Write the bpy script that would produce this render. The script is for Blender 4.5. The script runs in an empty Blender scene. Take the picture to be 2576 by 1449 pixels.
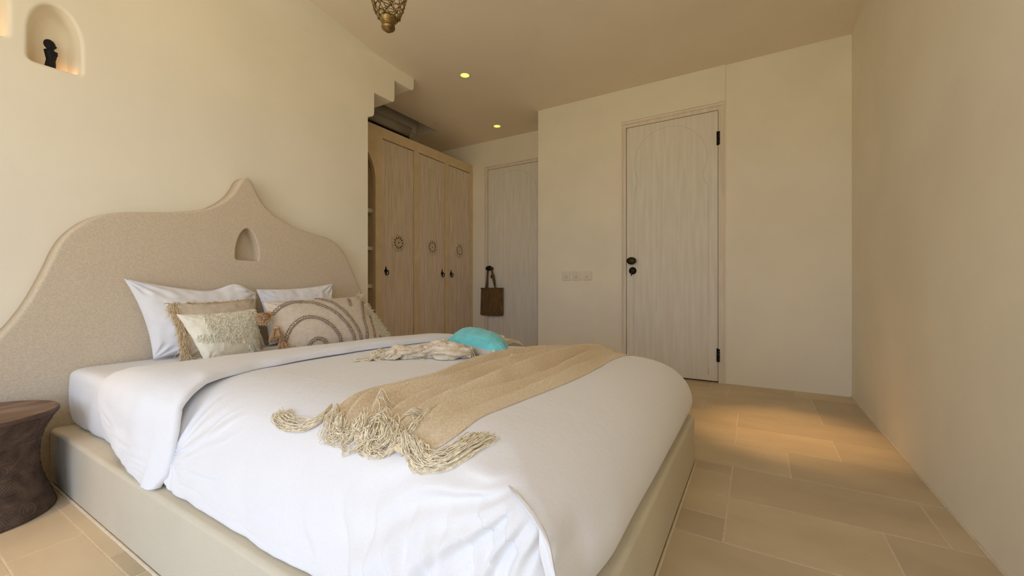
import bpy, bmesh, math, random
from mathutils import Vector, noise
from mathutils.bvhtree import BVHTree
C = bpy.context
PI = math.pi
sc = C.scene

# ------------------------------------------------------------------ camera
CAM_H = 0.77
cam_d = bpy.data.cameras.new('camera'); cam = bpy.data.objects.new('camera', cam_d)
C.collection.objects.link(cam); sc.camera = cam
cam_d.sensor_width = 36; cam_d.lens = 36 * 1029 / 2576
cam_d.shift_y = -2.5 / 2576 * 1.0
cam_d.clip_start = 0.02
yaw = math.atan2(615, 1029)                       # camera looks between +X (depth) and +Y (headboard wall)
cam.location = (0, 0, CAM_H)
cam.rotation_euler = (PI / 2, 0, yaw - PI / 2)

# ------------------------------------------------------------------ world and main light
w = bpy.data.worlds.new('world'); sc.world = w; w.use_nodes = True
bg = w.node_tree.nodes['Background']
bg.inputs['Strength'].default_value = 4.15
wn = w.node_tree; wtc = wn.nodes.new('ShaderNodeTexCoord'); wsx = wn.nodes.new('ShaderNodeSeparateXYZ'); wr_ = wn.nodes.new('ShaderNodeValToRGB')
wn.links.new(wtc.outputs['Generated'], wsx.inputs[0]); wn.links.new(wsx.outputs['Z'], wr_.inputs[0]); wn.links.new(wr_.outputs[0], bg.inputs['Color'])
wr_.color_ramp.elements[0].position = 0.0; wr_.color_ramp.elements[0].color = (1.02, 0.91, 0.72, 1)      # sunlit ground outside
wr_.color_ramp.elements[1].position = 0.02; wr_.color_ramp.elements[1].color = (0.71, 0.91, 1.28, 1)
sc.view_settings.view_transform = 'Standard'; sc.view_settings.look = 'None'
sc.view_settings.gamma = 1; sc.view_settings.use_curve_mapping = False
sc.view_settings.exposure = 0.0
sc.cycles.max_bounces = 8; sc.cycles.diffuse_bounces = 7; sc.cycles.glossy_bounces = 2
sc.cycles.use_adaptive_sampling = True; sc.cycles.adaptive_threshold = 0.06; sc.cycles.adaptive_min_samples = 12
sc.cycles.transmission_bounces = 4; sc.cycles.use_denoising = True
sc.cycles.caustics_reflective = False; sc.cycles.caustics_refractive = False

ROOM_X0, ROOM_X1, ALC_X1 = -1.7, 3.675, 4.12
ROOM_Y0, WALL_Y, ALC_Y1 = -0.572, 2.5, 3.56
CEIL = 2.54
WIN = (0.05, 1.65, 0.0, 2.2)                    # the glazed opening behind the camera: y0, y1, z0, z1
def light(name, kind, loc, power, color, **kw):
    d = bpy.data.lights.new(name, kind); d.energy = power; d.color = color
    for k, v in kw.items(): setattr(d, k, v)
    o = bpy.data.objects.new(name, d); C.collection.objects.link(o); o.location = loc
    return o
p = light('window_daylight', 'AREA', (ROOM_X0 - 0.05, (WIN[0] + WIN[1]) / 2, (WIN[2] + WIN[3]) / 2), 1, (1, 1, 1), shape='RECTANGLE', size=WIN[3] - WIN[2], size_y=WIN[1] - WIN[0])
p.rotation_euler = (0, -PI / 2, 0); p.data.cycles.is_portal = True
FILL_WIN = (-1.60, -0.50, 0.0, 2.2)                     # unseen opening added in the right wall to brighten the headboard wall: x0, x1, z0, z1
p = light('window_daylight', 'AREA', ((FILL_WIN[0] + FILL_WIN[1]) / 2, ROOM_Y0 - 0.05, 1.1), 1, (1, 1, 1), shape='RECTANGLE', size=FILL_WIN[1] - FILL_WIN[0], size_y=2.2)  # sky portal of the added fill opening
p.rotation_euler = (PI / 2, 0, 0); p.data.cycles.is_portal = True
DOWN = [(2.73, 2.09), (3.776, 2.448), (2.62, -0.14), (0.02, 1.95)]   # downlights: two in view, two out of frame
for i, (x, y) in enumerate(DOWN):
    l = light('downlight_beam', 'SPOT', (x, y, CEIL - 0.03), [3, 3, 120, 62][i], (1.0, 0.56, 0.22), spot_size=math.radians([60, 60, 26, 34][i]), spot_blend=1.0, shadow_soft_size=0.035)
light('niche_glow', 'POINT', (0.535, 2.575, 1.70), 0.03, (1.0, 0.50, 0.22), shadow_soft_size=0.01)
light('niche_glow', 'POINT', (0.29, 2.575, 1.76), 0.06, (1.0, 0.55, 0.28), shadow_soft_size=0.01)

# ------------------------------------------------------------------ materials
def mat(name, base, rough=0.85, scale=30, var=0.06, bump=0.0, bscale=80, spec=0.3, metal=0.0, col2=None, stretch=(1, 1, 1), detail=5, dist=0.002, attr=False, sheen=0.0, specks=None, sss=0):
    m = bpy.data.materials.new(name); m.use_nodes = True
    nt = m.node_tree; N = nt.nodes; L = nt.links; b = N['Principled BSDF']
    b.inputs['Roughness'].default_value = rough; b.inputs['Metallic'].default_value = metal
    b.inputs['Specular IOR Level'].default_value = spec
    if sheen: b.inputs['Sheen Weight'].default_value = sheen; b.inputs['Sheen Roughness'].default_value = 0.5
    tc = N.new('ShaderNodeTexCoord'); mp = N.new('ShaderNodeMapping'); mp.inputs['Scale'].default_value = stretch
    L.new(tc.outputs['Object'], mp.inputs['Vector'])
    n = N.new('ShaderNodeTexNoise'); n.inputs['Scale'].default_value = scale; n.inputs['Detail'].default_value = detail
    L.new(mp.outputs[0], n.inputs['Vector'])
    r = N.new('ShaderNodeValToRGB')
    c2 = col2 or tuple(max(0, c * (1 - var * 2)) for c in base)
    c1 = base if col2 else tuple(min(1, c * (1 + var)) for c in base)
    r.color_ramp.elements[0].position = 0.35; r.color_ramp.elements[1].position = 0.65
    r.color_ramp.elements[0].color = (*c2, 1); r.color_ramp.elements[1].color = (*c1, 1)
    L.new(n.outputs['Fac'], r.inputs[0]); out = r.outputs[0]
    if attr:
        a = N.new('ShaderNodeAttribute'); a.attribute_name = 'tint'
        mx = N.new('ShaderNodeMix'); mx.data_type = 'RGBA'; mx.blend_type = 'MULTIPLY'; mx.inputs['Factor'].default_value = 1
        L.new(out, mx.inputs['A']); L.new(a.outputs['Color'], mx.inputs['B']); out = mx.outputs['Result']
    if specks:
        sc_, th, col, fac = specks
        v = N.new('ShaderNodeTexNoise'); v.inputs['Scale'].default_value = sc_; v.inputs['Detail'].default_value = 2
        L.new(tc.outputs['Object'], v.inputs['Vector'])
        rr = N.new('ShaderNodeValToRGB'); rr.color_ramp.elements[0].position = th; rr.color_ramp.elements[1].position = th + 0.04
        rr.color_ramp.elements[0].color = (0, 0, 0, 1); rr.color_ramp.elements[1].color = (fac, fac, fac, 1)
        L.new(v.outputs['Fac'], rr.inputs[0])
        mx = N.new('ShaderNodeMix'); mx.data_type = 'RGBA'; L.new(rr.outputs[0], mx.inputs['Factor'])
        L.new(out, mx.inputs['A']); mx.inputs['B'].default_value = (*col, 1); out = mx.outputs['Result']
    L.new(out, b.inputs['Base Color'])
    if bump:
        n2 = N.new('ShaderNodeTexNoise'); n2.inputs['Scale'].default_value = bscale; n2.inputs['Detail'].default_value = 4
        L.new(mp.outputs[0], n2.inputs['Vector'])
        bp = N.new('ShaderNodeBump'); bp.inputs['Strength'].default_value = bump; bp.inputs['Distance'].default_value = dist
        L.new(n2.outputs['Fac'], bp.inputs['Height']); L.new(bp.outputs[0], b.inputs['Normal'])
    return m
def weave(name, base, col2, rough=0.9, fs=700, bump=0.6, dist=0.0015, scale=25):
    """woven cloth: two crossed thread waves over slubby noise"""
    m = mat(name, base, rough, scale, col2=col2, spec=0.1, sheen=0.2)
    nt = m.node_tree; N = nt.nodes; L = nt.links; b = N['Principled BSDF']
    tc = [x for x in N if x.bl_idname == 'ShaderNodeTexCoord'][0]
    hs = []
    for ax in ('X', 'Y'):
        wv = N.new('ShaderNodeTexWave'); wv.bands_direction = ax; wv.inputs['Scale'].default_value = fs / 6.28
        wv.inputs['Distortion'].default_value = 3.0; wv.inputs['Detail'].default_value = 1; wv.inputs['Detail Scale'].default_value = 0.5
        L.new(tc.outputs['Object'], wv.inputs['Vector']); hs.append(wv.outputs['Fac'])
    ad = N.new('ShaderNodeMath'); ad.operation = 'ADD'; L.new(hs[0], ad.inputs[0]); L.new(hs[1], ad.inputs[1])
    bp = N.new('ShaderNodeBump'); bp.inputs['Strength'].default_value = bump; bp.inputs['Distance'].default_value = dist
    L.new(ad.outputs[0], bp.inputs['Height']); L.new(bp.outputs[0], b.inputs['Normal'])
    return m
def emis(name, col, s):
    m = bpy.data.materials.new(name); m.use_nodes = True; b = m.node_tree.nodes['Principled BSDF']
    b.inputs['Base Color'].default_value = (0.8, 0.8, 0.7, 1)
    b.inputs['Emission Color'].default_value = (*col, 1); b.inputs['Emission Strength'].default_value = s
    return m

M = {}
PL = (0.875, 0.82, 0.68)
M['plaster'] = mat('cream_plaster', PL, 0.9, 2.2, 0.018, 0.18, 14, 0.15, dist=0.006)
M['ceiling'] = mat('ceiling_plaster', (0.88, 0.79, 0.645), 0.92, 1.8, 0.015, 0.12, 10, 0.1, dist=0.004)
M['stucco'] = mat('sand_stucco', (0.66, 0.56, 0.42), 0.88, 160, 0.05, 0.35, 120, 0.2, dist=0.0015, specks=(330, 0.66, (0.36, 0.27, 0.17), 0.4))
M['stucco_pale'] = mat('pale_stucco', (0.66, 0.60, 0.465), 0.8, 3, 0.03, 0.35, 90, 0.3, dist=0.002, specks=(260, 0.67, (0.38, 0.32, 0.22), 0.35))
M['tile'] = mat('limestone_tile', (0.64, 0.53, 0.36), 0.55, 5, 0.05, 0.15, 60, 0.35, dist=0.001, attr=True, specks=(24, 0.74, (0.30, 0.18, 0.09), 0.5), stretch=(1, 0.5, 1))
M['grout'] = mat('pale_grout', (0.74, 0.64, 0.48), 0.9, 60, 0.04)
M['grey_wood'] = mat('limewashed_door_wood', (0.82, 0.79, 0.70), 0.8, 7, 0.0, 0.12, 30, 0.2, col2=(0.755, 0.71, 0.62), stretch=(5, 5, 0.4), dist=0.0008, detail=6)
M['white_wood'] = mat('limewashed_wardrobe_wood', (0.80, 0.69, 0.56), 0.8, 8, 0.0, 0.2, 30, 0.2, col2=(0.63, 0.52, 0.40), stretch=(12, 12, 0.45), dist=0.0012, detail=9)
M['tan_frame'] = mat('tan_painted_frame', (0.74, 0.59, 0.38), 0.7, 8, 0.04, 0.2, 60, 0.25)
M['relief'] = mat('carved_relief_wood', (0.74, 0.62, 0.46), 0.8, 60, 0.1)
M['frame_wood'] = mat('pale_door_frame', (0.80, 0.71, 0.59), 0.75, 6, 0.04, stretch=(4, 4, 0.6))
M['dark_gap'] = mat('shadow_gap_rebate', (0.10, 0.075, 0.045), 0.9)  # dark brown that paints shade into gaps and holes; also the badge colour
M['black_metal'] = mat('black_iron', (0.018, 0.014, 0.011), 0.45, 200, 0.1, 0.3, 200, 0.5, metal=0.6)
M['bronze'] = mat('dark_bronze', (0.05, 0.04, 0.015), 0.42, 90, 0.15, metal=0.8)
M['brass'] = mat('aged_brass', (0.27, 0.18, 0.065), 0.38, 60, 0.2, 0.2, 80, 0.5, metal=0.9)
M['sheet'] = mat('white_cotton', (0.86, 0.86, 0.875), 0.85, 300, 0.01, 0.25, 38, 0.2, dist=0.004, sheen=0.15)
M['pillowcase'] = mat('white_pillowcase', (0.84, 0.84, 0.86), 0.85, 300, 0.01, 0.4, 26, 0.2, dist=0.006, sheen=0.15)
M['beige_weave'] = weave('beige_gauze_weave', (0.88, 0.74, 0.52), (0.72, 0.57, 0.37), fs=1100, bump=0.35, dist=0.001, scale=220)
M['beige_fringe'] = mat('undyed_cotton_string', (0.90, 0.79, 0.58), 0.9, 120, 0.12)
M['cream_cloth'] = mat('cream_cotton', (0.88, 0.84, 0.70), 0.9, 40, 0.04, 0.4, 60, 0.15, dist=0.004)
M['cream_tuft'] = mat('cream_shag_yarn', (0.92, 0.88, 0.73), 0.9, 90, 0.06)
M['sand_weave'] = weave('sand_linen_weave', (0.85, 0.73, 0.56), (0.76, 0.63, 0.47), fs=1300, scale=50)
M['pale_weave'] = weave('oatmeal_linen_weave', (0.86, 0.75, 0.61), (0.78, 0.66, 0.52), fs=1100, scale=70)
M['tan_fringe'] = mat('tan_cotton_fringe', (0.84, 0.68, 0.45), 0.9, 120, 0.12)
M['rust_tassel'] = mat('rust_tassel_yarn', (0.66, 0.43, 0.25), 0.9, 200, 0.2)
M['braid'] = mat('grey_brown_braid', (0.38, 0.28, 0.20), 0.9, 150, 0.15)
M['braid_light'] = mat('light_braid_core', (0.80, 0.70, 0.56), 0.9, 150, 0.1)
M['gauze'] = mat('oatmeal_crinkle_gauze', (0.82, 0.71, 0.55), 0.92, 30, 0.05, 0.9, 130, 0.1, dist=0.006)
M['turquoise'] = mat('turquoise_velvet', (0.17, 0.62, 0.66), 0.85, 20, 0.06, 0.35, 30, 0.15, dist=0.006, sheen=0.3)
M['cushion_back'] = mat('oatmeal_cushion_back', (0.62, 0.56, 0.48), 0.9, 60, 0.04, 0.3, 60)
M['carved'] = mat('dark_carved_wood', (0.12, 0.075, 0.05), 0.62, 30, 0.0, 0.4, 90, 0.35, col2=(0.055, 0.034, 0.024), dist=0.001)
M['carved_top'] = mat('worn_wood_top', (0.26, 0.165, 0.10), 0.55, 7, 0.0, 0.3, 60, 0.35, col2=(0.12, 0.07, 0.045), stretch=(1, 3.5, 1), dist=0.001, detail=8)
M['ebony'] = mat('black_carved_wood', (0.008, 0.007, 0.008), 0.6, 60, 0.2)
M['raffia'] = mat('brown_raffia', (0.25, 0.155, 0.065), 0.85, 12, 0.0, 0.8, 90, 0.15, col2=(0.12, 0.07, 0.028), stretch=(12, 12, 0.6), dist=0.003, detail=6)
M['plastic'] = mat('cream_plastic', (0.80, 0.735, 0.61), 0.45, 5, 0.01)
M['ac_white'] = mat('off_white_plastic', (0.52, 0.47, 0.41), 0.4, 5, 0.01)
M['black'] = mat('matt_black', (0.012, 0.012, 0.014), 0.6)
M['shelf'] = mat('white_shelf', (0.74, 0.70, 0.60), 0.6, 10, 0.02)
M['lamp'] = emis('yellow_green_lamp_lens', (0.66, 0.92, 0.10), 1.5)
M['led'] = emis('amber_led', (1.0, 0.55, 0.28), 1.0)
M['alu'] = mat('window_aluminium', (0.10, 0.09, 0.08), 0.5)

# ------------------------------------------------------------------ helpers
def link(name, verts, faces, m, parent=None, smooth=True, bevel=0, seg=3, subs=0, autosmooth=None):
    me = bpy.data.meshes.new(name); me.from_pydata([tuple(v) for v in verts], [], faces); me.validate(); me.update()
    o = bpy.data.objects.new(name, me); C.collection.objects.link(o)
    if m is not None: me.materials.append(m)
    if bevel:
        md = o.modifiers.new('bevel', 'BEVEL'); md.width = bevel; md.segments = seg; md.limit_method = 'ANGLE'; md.angle_limit = 0.6
        md.harden_normals = True
    if subs:
        md = o.modifiers.new('subd', 'SUBSURF'); md.levels = subs; md.render_levels = subs
    if smooth: me.polygons.foreach_set('use_smooth', [True] * len(me.polygons))
    if parent: o.parent = parent
    return o
def fixn(o):
    bm = bmesh.new(); bm.from_mesh(o.data); bmesh.ops.recalc_face_normals(bm, faces=bm.faces); bm.to_mesh(o.data); bm.free(); return o
def tag(o, label, cat, group=None):
    o['label'] = label; o['category'] = cat
    if group: o['group'] = group
    return o
def struct(o): o['kind'] = 'structure'; return o
def empty(name, loc, label=None, cat=None, group=None):
    o = bpy.data.objects.new(name, None); C.collection.objects.link(o); o.location = loc; o.empty_display_size = 0.05
    if label: tag(o, label, cat, group)
    return o
class MB:
    def __init__(s): s.v = []; s.f = []
    def add(s, vs, fs):
        b = len(s.v); s.v += [tuple(v) for v in vs]; s.f += [tuple(i + b for i in f) for f in fs]; return s
    def box(s, x0, x1, y0, y1, z0, z1):
        v = [(x, y, z) for z in (z0, z1) for y in (y0, y1) for x in (x0, x1)]
        return s.add(v, [(0, 2, 3, 1), (4, 5, 7, 6), (0, 1, 5, 4), (2, 6, 7, 3), (0, 4, 6, 2), (1, 3, 7, 5)])
    def tube(s, pts, r, n=6, taper=None, cap=True, closed=False):
        pts = [Vector(p) for p in pts]; k = len(pts); vs = []; fs = []
        up = Vector((0.13, 0.21, 1)).normalized(); prev = None
        for i, q in enumerate(pts):
            if closed: t = pts[(i + 1) % k] - pts[i - 1]
            else: t = pts[min(i + 1, k - 1)] - pts[max(i - 1, 0)]
            if t.length < 1e-9: t = Vector((0, 0, 1))
            t.normalize()
            a = (prev - t * prev.dot(t)) if prev is not None else t.cross(up)
            if a.length < 1e-5: a = t.cross(Vector((1, 0, 0)))
            a.normalize(); prev = a; b = t.cross(a)
            rr = (r[i] if isinstance(r, (list, tuple)) else r) * (1 if taper is None else (1 + (taper - 1) * i / max(1, k - 1)))
            for j in range(n):
                g = 2 * PI * j / n; vs.append(q + (a * math.cos(g) + b * math.sin(g)) * rr)
        for i in range(k if closed else k - 1):
            for j in range(n):
                i2 = (i + 1) % k
                fs.append((i * n + j, i * n + (j + 1) % n, i2 * n + (j + 1) % n, i2 * n + j))
        if cap and not closed:
            fs.append(tuple(range(n))[::-1]); fs.append(tuple((k - 1) * n + j for j in range(n)))
        return s.add(vs, fs)
    def lathe(s, prof, n=32, c=(0, 0, 0), axis='Z', sx=1, sy=1):
        vs = []; fs = []
        for (r, z) in prof:
            for j in range(n):
                g = 2 * PI * j / n; a, b = r * math.cos(g) * sx, r * math.sin(g) * sy
                q = {'Z': (a, b, z), 'X': (z, a, b), 'Y': (a, z, b)}[axis]
                vs.append((q[0] + c[0], q[1] + c[1], q[2] + c[2]))
        k = len(prof)
        for i in range(k - 1):
            for j in range(n): fs.append((i * n + j, i * n + (j + 1) % n, (i + 1) * n + (j + 1) % n, (i + 1) * n + j))
        fs.append(tuple(range(n))[::-1]); fs.append(tuple((k - 1) * n + j for j in range(n)))
        return s.add(vs, fs)
    def prism(s, poly, d0, d1, axis='Y'):
        """poly: 2D points; axis Y -> (x,z), axis X -> (y,z), axis Z -> (x,y)"""
        def P(a, b, d): return {'Y': (a, d, b), 'X': (d, a, b), 'Z': (a, b, d)}[axis]
        n = len(poly); v = [P(a, b, d0) for a, b in poly] + [P(a, b, d1) for a, b in poly]
        f = [tuple(range(n)), tuple(range(n, 2 * n))[::-1]] + [(i, (i + 1) % n + 0, (i + 1) % n + n, i + n) for i in range(n)]
        return s.add(v, f)
    def build(s, name, m, parent=None, **kw):
        o = link(name, s.v, s.f, m, parent, **kw); return fixn(o)
def grid_faces(nu, nv, wrap=False):
    f = []
    for i in range(nu - 1):
        for j in range(nv if wrap else nv - 1):
            j2 = (j + 1) % nv; f.append((i * nv + j, i * nv + j2, (i + 1) * nv + j2, (i + 1) * nv + j))
    return f
def ns(x, y, z, s=1.0): return noise.noise(Vector((x * s, y * s, z * s)))
def ss(a, b, x):
    t = max(0, min(1, (x - a) / (b - a))); return t * t * (3 - 2 * t)
def interp(tab, x):
    if x <= tab[0][0]: return tab[0][1]
    for (a, b), (c, d) in zip(tab, tab[1:]):
        if x <= c: return b + (d - b) * (x - a) / (c - a) if c > a else d
    return tab[-1][1]
def smooth_curve(pts, n, closed=False):
    """Catmull-Rom through pts"""
    P = [Vector(p) for p in pts]; k = len(P); out = []
    segs = k if closed else k - 1
    for s in range(segs):
        a = P[(s - 1) % k] if closed else P[max(0, s - 1)]; b = P[s]; c = P[(s + 1) % k]; d = P[(s + 2) % k] if closed else P[min(k - 1, s + 2)]
        for i in range(n):
            t = i / n
            out.append(0.5 * ((2 * b) + (c - a) * t + (2 * a - 5 * b + 4 * c - d) * t * t + (3 * b - a - 3 * c + d) * t ** 3))
    if not closed: out.append(P[-1])
    return out

# ------------------------------------------------------------------ room shell
def plate_with_niches(outer, niches, y, depth_y, name, m, back_y, parent=None, lip=0.016, bevel_side=None, inset=0.02):
    """a wall or headboard: front face in plane Y=y with soft-lipped arched recesses, prism body to back_y"""
    bm = bmesh.new()
    def ring(pts, yy): return [bm.verts.new((p[0], yy, p[1])) for p in pts]
    edges = []
    fr = ring(outer, y)
    for i in range(len(fr)): edges.append(bm.edges.new((fr[i], fr[(i + 1) % len(fr)])))
    for pts in niches:
        n = len(pts); cx = sum(p[0] for p in pts) / n; cz = sum(p[1] for p in pts) / n
        def off(d):
            out = []
            for i in range(n):
                a = Vector(pts[i - 1]); b = Vector(pts[(i + 1) % n]); t = (b - a).normalized(); nn = Vector((t.y, -t.x))
                if nn.dot(Vector(pts[i]) - Vector((cx, cz))) < 0: nn = -nn
                out.append((pts[i][0] + nn.x * d, pts[i][1] + nn.y * d))
            return out
        rings = []
        for k in range(6):
            a = k / 5 * PI / 2; rings.append(ring(off(lip * (1 - math.sin(a))), y + lip * (1 - math.cos(a))))
        rings.append(ring(off(-0.002), y + depth_y * 0.6)); 
        for k in range(1, 5):
            a = k / 4 * PI / 2; rings.append(ring(off(-0.002 - inset * (1 - math.cos(a))), y + depth_y * 0.6 + depth_y * 0.4 * math.sin(a)))
        for i in range(n): edges.append(bm.edges.new((rings[0][i], rings[0][(i + 1) % n])))
        for A, B in zip(rings, rings[1:]):
            for i in range(n):
                f = bm.faces.new((A[i], A[(i + 1) % n], B[(i + 1) % n], B[i])); f.smooth = True
        f = bm.faces.new(rings[-1]); f.smooth = True
    bmesh.ops.triangle_fill(bm, edges=edges, use_beauty=True, use_dissolve=False)
    # drop triangles that filled a niche mouth
    def inside(poly, x, z):
        c = False; j = len(poly) - 1
        for i in range(len(poly)):
            if (poly[i][1] > z) != (poly[j][1] > z) and x < (poly[j][0] - poly[i][0]) * (z - poly[i][1]) / (poly[j][1] - poly[i][1]) + poly[i][0]: c = not c
            j = i
        return c
    kill = [f for f in bm.faces if all(abs(v.co.y - y) < 1e-6 for v in f.verts) and any(inside(pts, f.calc_center_median().x, f.calc_center_median().z) for pts in niches)]
    bmesh.ops.delete(bm, geom=kill, context='FACES_ONLY')
    k = lip if bevel_side is None else bevel_side
    n = len(outer)
    if k:                                      # rounded shoulder then the side, then the back
        cx = sum(p[0] for p in outer) / n; cz = sum(p[1] for p in outer) / n
        def offo(d):
            out = []
            for i in range(n):
                a = Vector(outer[i - 1]); b = Vector(outer[(i + 1) % n]); c_ = Vector(outer[i])
                t = ((c_ - a).normalized() + (b - c_).normalized()).normalized(); nn = Vector((-t.y, t.x))
                out.append((c_.x + nn.x * d, c_.y + nn.y * d))
            return out
        sgn = 1 if sum(outer[i - 1][0] * outer[i][1] - outer[i][0] * outer[i - 1][1] for i in range(n)) < 0 else -1
        prev = fr
        for q in range(1, 6):
            a = q / 5 * PI / 2; cur = ring(offo(sgn * k * math.sin(a)), y + k * (1 - math.cos(a)))
            for i in range(n):
                f = bm.faces.new((prev[i], prev[(i + 1) % n], cur[(i + 1) % n], cur[i])); f.smooth = True
            prev = cur
        cur = ring(offo(sgn * k), back_y)
    else:
        prev = fr; cur = ring(outer, back_y)
    for i in range(n):
        f = bm.faces.new((prev[i], prev[(i + 1) % n], cur[(i + 1) % n], cur[i])); f.smooth = bool(k)
    bm.faces.new(cur)
    bmesh.ops.recalc_face_normals(bm, faces=bm.faces)
    me = bpy.data.meshes.new(name); bm.to_mesh(me); bm.free(); me.materials.append(m)
    o = bpy.data.objects.new(name, me); C.collection.objects.link(o)
    if parent: o.parent = parent
    return o

def arch(cx, z0, w, h, lean=0.0, n=9):
    """rounded niche outline, bottom corners softened"""
    pts = []
    r = 0.018
    for k in range(5):
        a = PI + k / 4 * PI / 2; pts.append((cx - w / 2 + r + r * math.cos(a), z0 + r + r * math.sin(a)))
    for k in range(5):
        a = 1.5 * PI + k / 4 * PI / 2; pts.append((cx + w / 2 - r + r * math.cos(a), z0 + r + r * math.sin(a)))
    zs = z0 + h * 0.40
    for k in range(1, 2 * n):
        a = k / (2 * n) * PI; c_, s_ = math.cos(a), math.sin(a)
        pts.append((cx + w / 2 * (abs(c_) ** 0.95) * (1 if c_ > 0 else -1), zs + (h - (zs - z0)) * s_ ** 0.95))
    return pts
corbel = [(2.077, 0.0), (2.077, 2.045), (2.10, 2.058), (2.122, 2.066), (2.133, 2.082), (2.136, 2.105), (2.136, 2.25), (2.30, 2.25), (2.325, 2.255), (2.337, 2.27), (2.34, 2.295),
          (2.34, 2.43), (2.515, 2.43), (2.54, 2.437), (2.552, 2.452), (2.555, 2.475), (2.555, 2.60)]
outer = [(ROOM_X0 - 0.1, 0.0)] + corbel + [(ROOM_X0 - 0.1, 2.60)]
wl = struct(plate_with_niches(outer, [arch(0.487, 1.682, 0.150, 0.255), arch(0.285, 1.742, 0.150, 0.255)], WALL_Y, 0.115, 'wall_left', M['plaster'], 2.80, lip=0.014, bevel_side=0))
struct(MB().box(FILL_WIN[1], ROOM_X1 + 0.6, ROOM_Y0 - 0.2, ROOM_Y0, 0, 2.7).box(ROOM_X0 - 0.15, FILL_WIN[0], ROOM_Y0 - 0.2, ROOM_Y0, 0, 2.7).box(FILL_WIN[0], FILL_WIN[1], ROOM_Y0 - 0.2, ROOM_Y0, FILL_WIN[3], 2.7).build('wall_right', M['plaster'], smooth=False))
# wall with the door: a thin proud panel holds the door, then the plain stretch beside it, then the return to the dressing alcove
mb = MB().box(3.675, 3.9, ROOM_Y0, 0.26, 0, 2.6).box(3.675, 3.9, 1.001, 1.884, 0, 2.6).box(3.675, 3.9, 0.26, 1.001, 2.197, 2.6).box(3.664, 3.676, 0.212, 0.222, 0, 2.25)
mb.box(3.664, 3.676, 0.212, 1.884, 2.25, 2.6).box(3.664, 3.676, 1.043, 1.884, 0, 2.25).box(3.9, 4.4, 1.4, 1.884, 0, 2.6)
struct(mb.build('wall_back', M['plaster'], smooth=False))
mb = MB().box(4.12, 4.4, 1.80, 2.05, 0, 2.6).box(4.12, 4.4, 2.80, 3.7, 0, 2.6).box(4.12, 4.4, 2.05, 2.80, 2.197, 2.6)
struct(mb.build('wall_alcove', M['plaster'], smooth=False))
struct(MB().box(1.6, 4.3, ALC_Y1, ALC_Y1 + 0.15, 0, 2.9).box(1.9, 2.0, 2.80, ALC_Y1, 0, 2.9).build('wall_alcove_rear', M['plaster'], smooth=False))
# wall behind the camera with the glazed opening
mb = MB().box(ROOM_X0 - 0.15, ROOM_X0, ROOM_Y0 - 0.2, WIN[0], 0, 2.7).box(ROOM_X0 - 0.15, ROOM_X0, WIN[1], 2.8, 0, 2.7).box(ROOM_X0 - 0.15, ROOM_X0, WIN[0], WIN[1], WIN[3], 2.7)
struct(mb.build('wall_front', M['plaster'], smooth=False))
mb = MB(); ft = 0.05
ys = [WIN[0], (WIN[0] + WIN[1]) / 2, WIN[1]]
for a, b in zip(ys, ys[1:]):
    mb.box(ROOM_X0 - 0.1, ROOM_X0 - 0.05, a, a + ft, 0.03, WIN[3]).box(ROOM_X0 - 0.1, ROOM_X0 - 0.05, b - ft, b, 0.03, WIN[3]).box(ROOM_X0 - 0.1, ROOM_X0 - 0.05, a, b, 0, 0.06).box(ROOM_X0 - 0.1, ROOM_X0 - 0.05, a, b, WIN[3] - ft, WIN[3])
struct(mb.build('window_1', M['alu'], smooth=False))
mb = MB(); xs = [FILL_WIN[0], (FILL_WIN[0] + FILL_WIN[1]) / 2, FILL_WIN[1]]
for a, b in zip(xs, xs[1:]):
    mb.box(a, a + ft, ROOM_Y0 - 0.1, ROOM_Y0 - 0.05, 0.03, 2.2).box(b - ft, b, ROOM_Y0 - 0.1, ROOM_Y0 - 0.05, 0.03, 2.2).box(a, b, ROOM_Y0 - 0.1, ROOM_Y0 - 0.05, 0, 0.06).box(a, b, ROOM_Y0 - 0.1, ROOM_Y0 - 0.05, 2.15, 2.2)
struct(mb.build('window_2', M['alu'], smooth=False))  # frame of the added fill opening, out of view
# ceiling with the raised pocket over the wardrobe
mb = MB().box(ROOM_X0 - 0.2, 4.4, ROOM_Y0 - 0.2, 3.11, CEIL, CEIL + 0.12).box(3.55, 4.4, 3.11, 3.72, CEIL, CEIL + 0.12).box(1.8, 3.56, 3.05, 3.72, 2.85, 2.95)
mb.box(1.8, 3.60, 3.09, 3.11, CEIL + 0.05, 2.9).prism([(3.56, CEIL + 0.001), (3.62, CEIL + 0.001), (3.62, 2.9), (3.43, 2.9)], 3.11, 3.72)
struct(mb.build('ceiling', M['ceiling'], smooth=False))

# soft plaster cove where the headboard wall meets the ceiling, dying out towards the corbel
vs = []; nx_ = 60; nr_ = 12
for i in range(nx_ + 1):
    x = ROOM_X0 + (2.5 - ROOM_X0) * i / nx_; r = 0.008 + 0.16 * ss(2.45, 1.3, x)
    for j in range(nr_ + 1):
        a = j / nr_ * PI / 2; vs.append((x, WALL_Y + 0.002 - r * (1 - math.cos(a)) , CEIL + 0.002 - r * (1 - math.sin(a))))
o = link('trim_3', vs, grid_faces(nx_ + 1, nr_ + 1), M['plaster']); struct(o)
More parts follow.
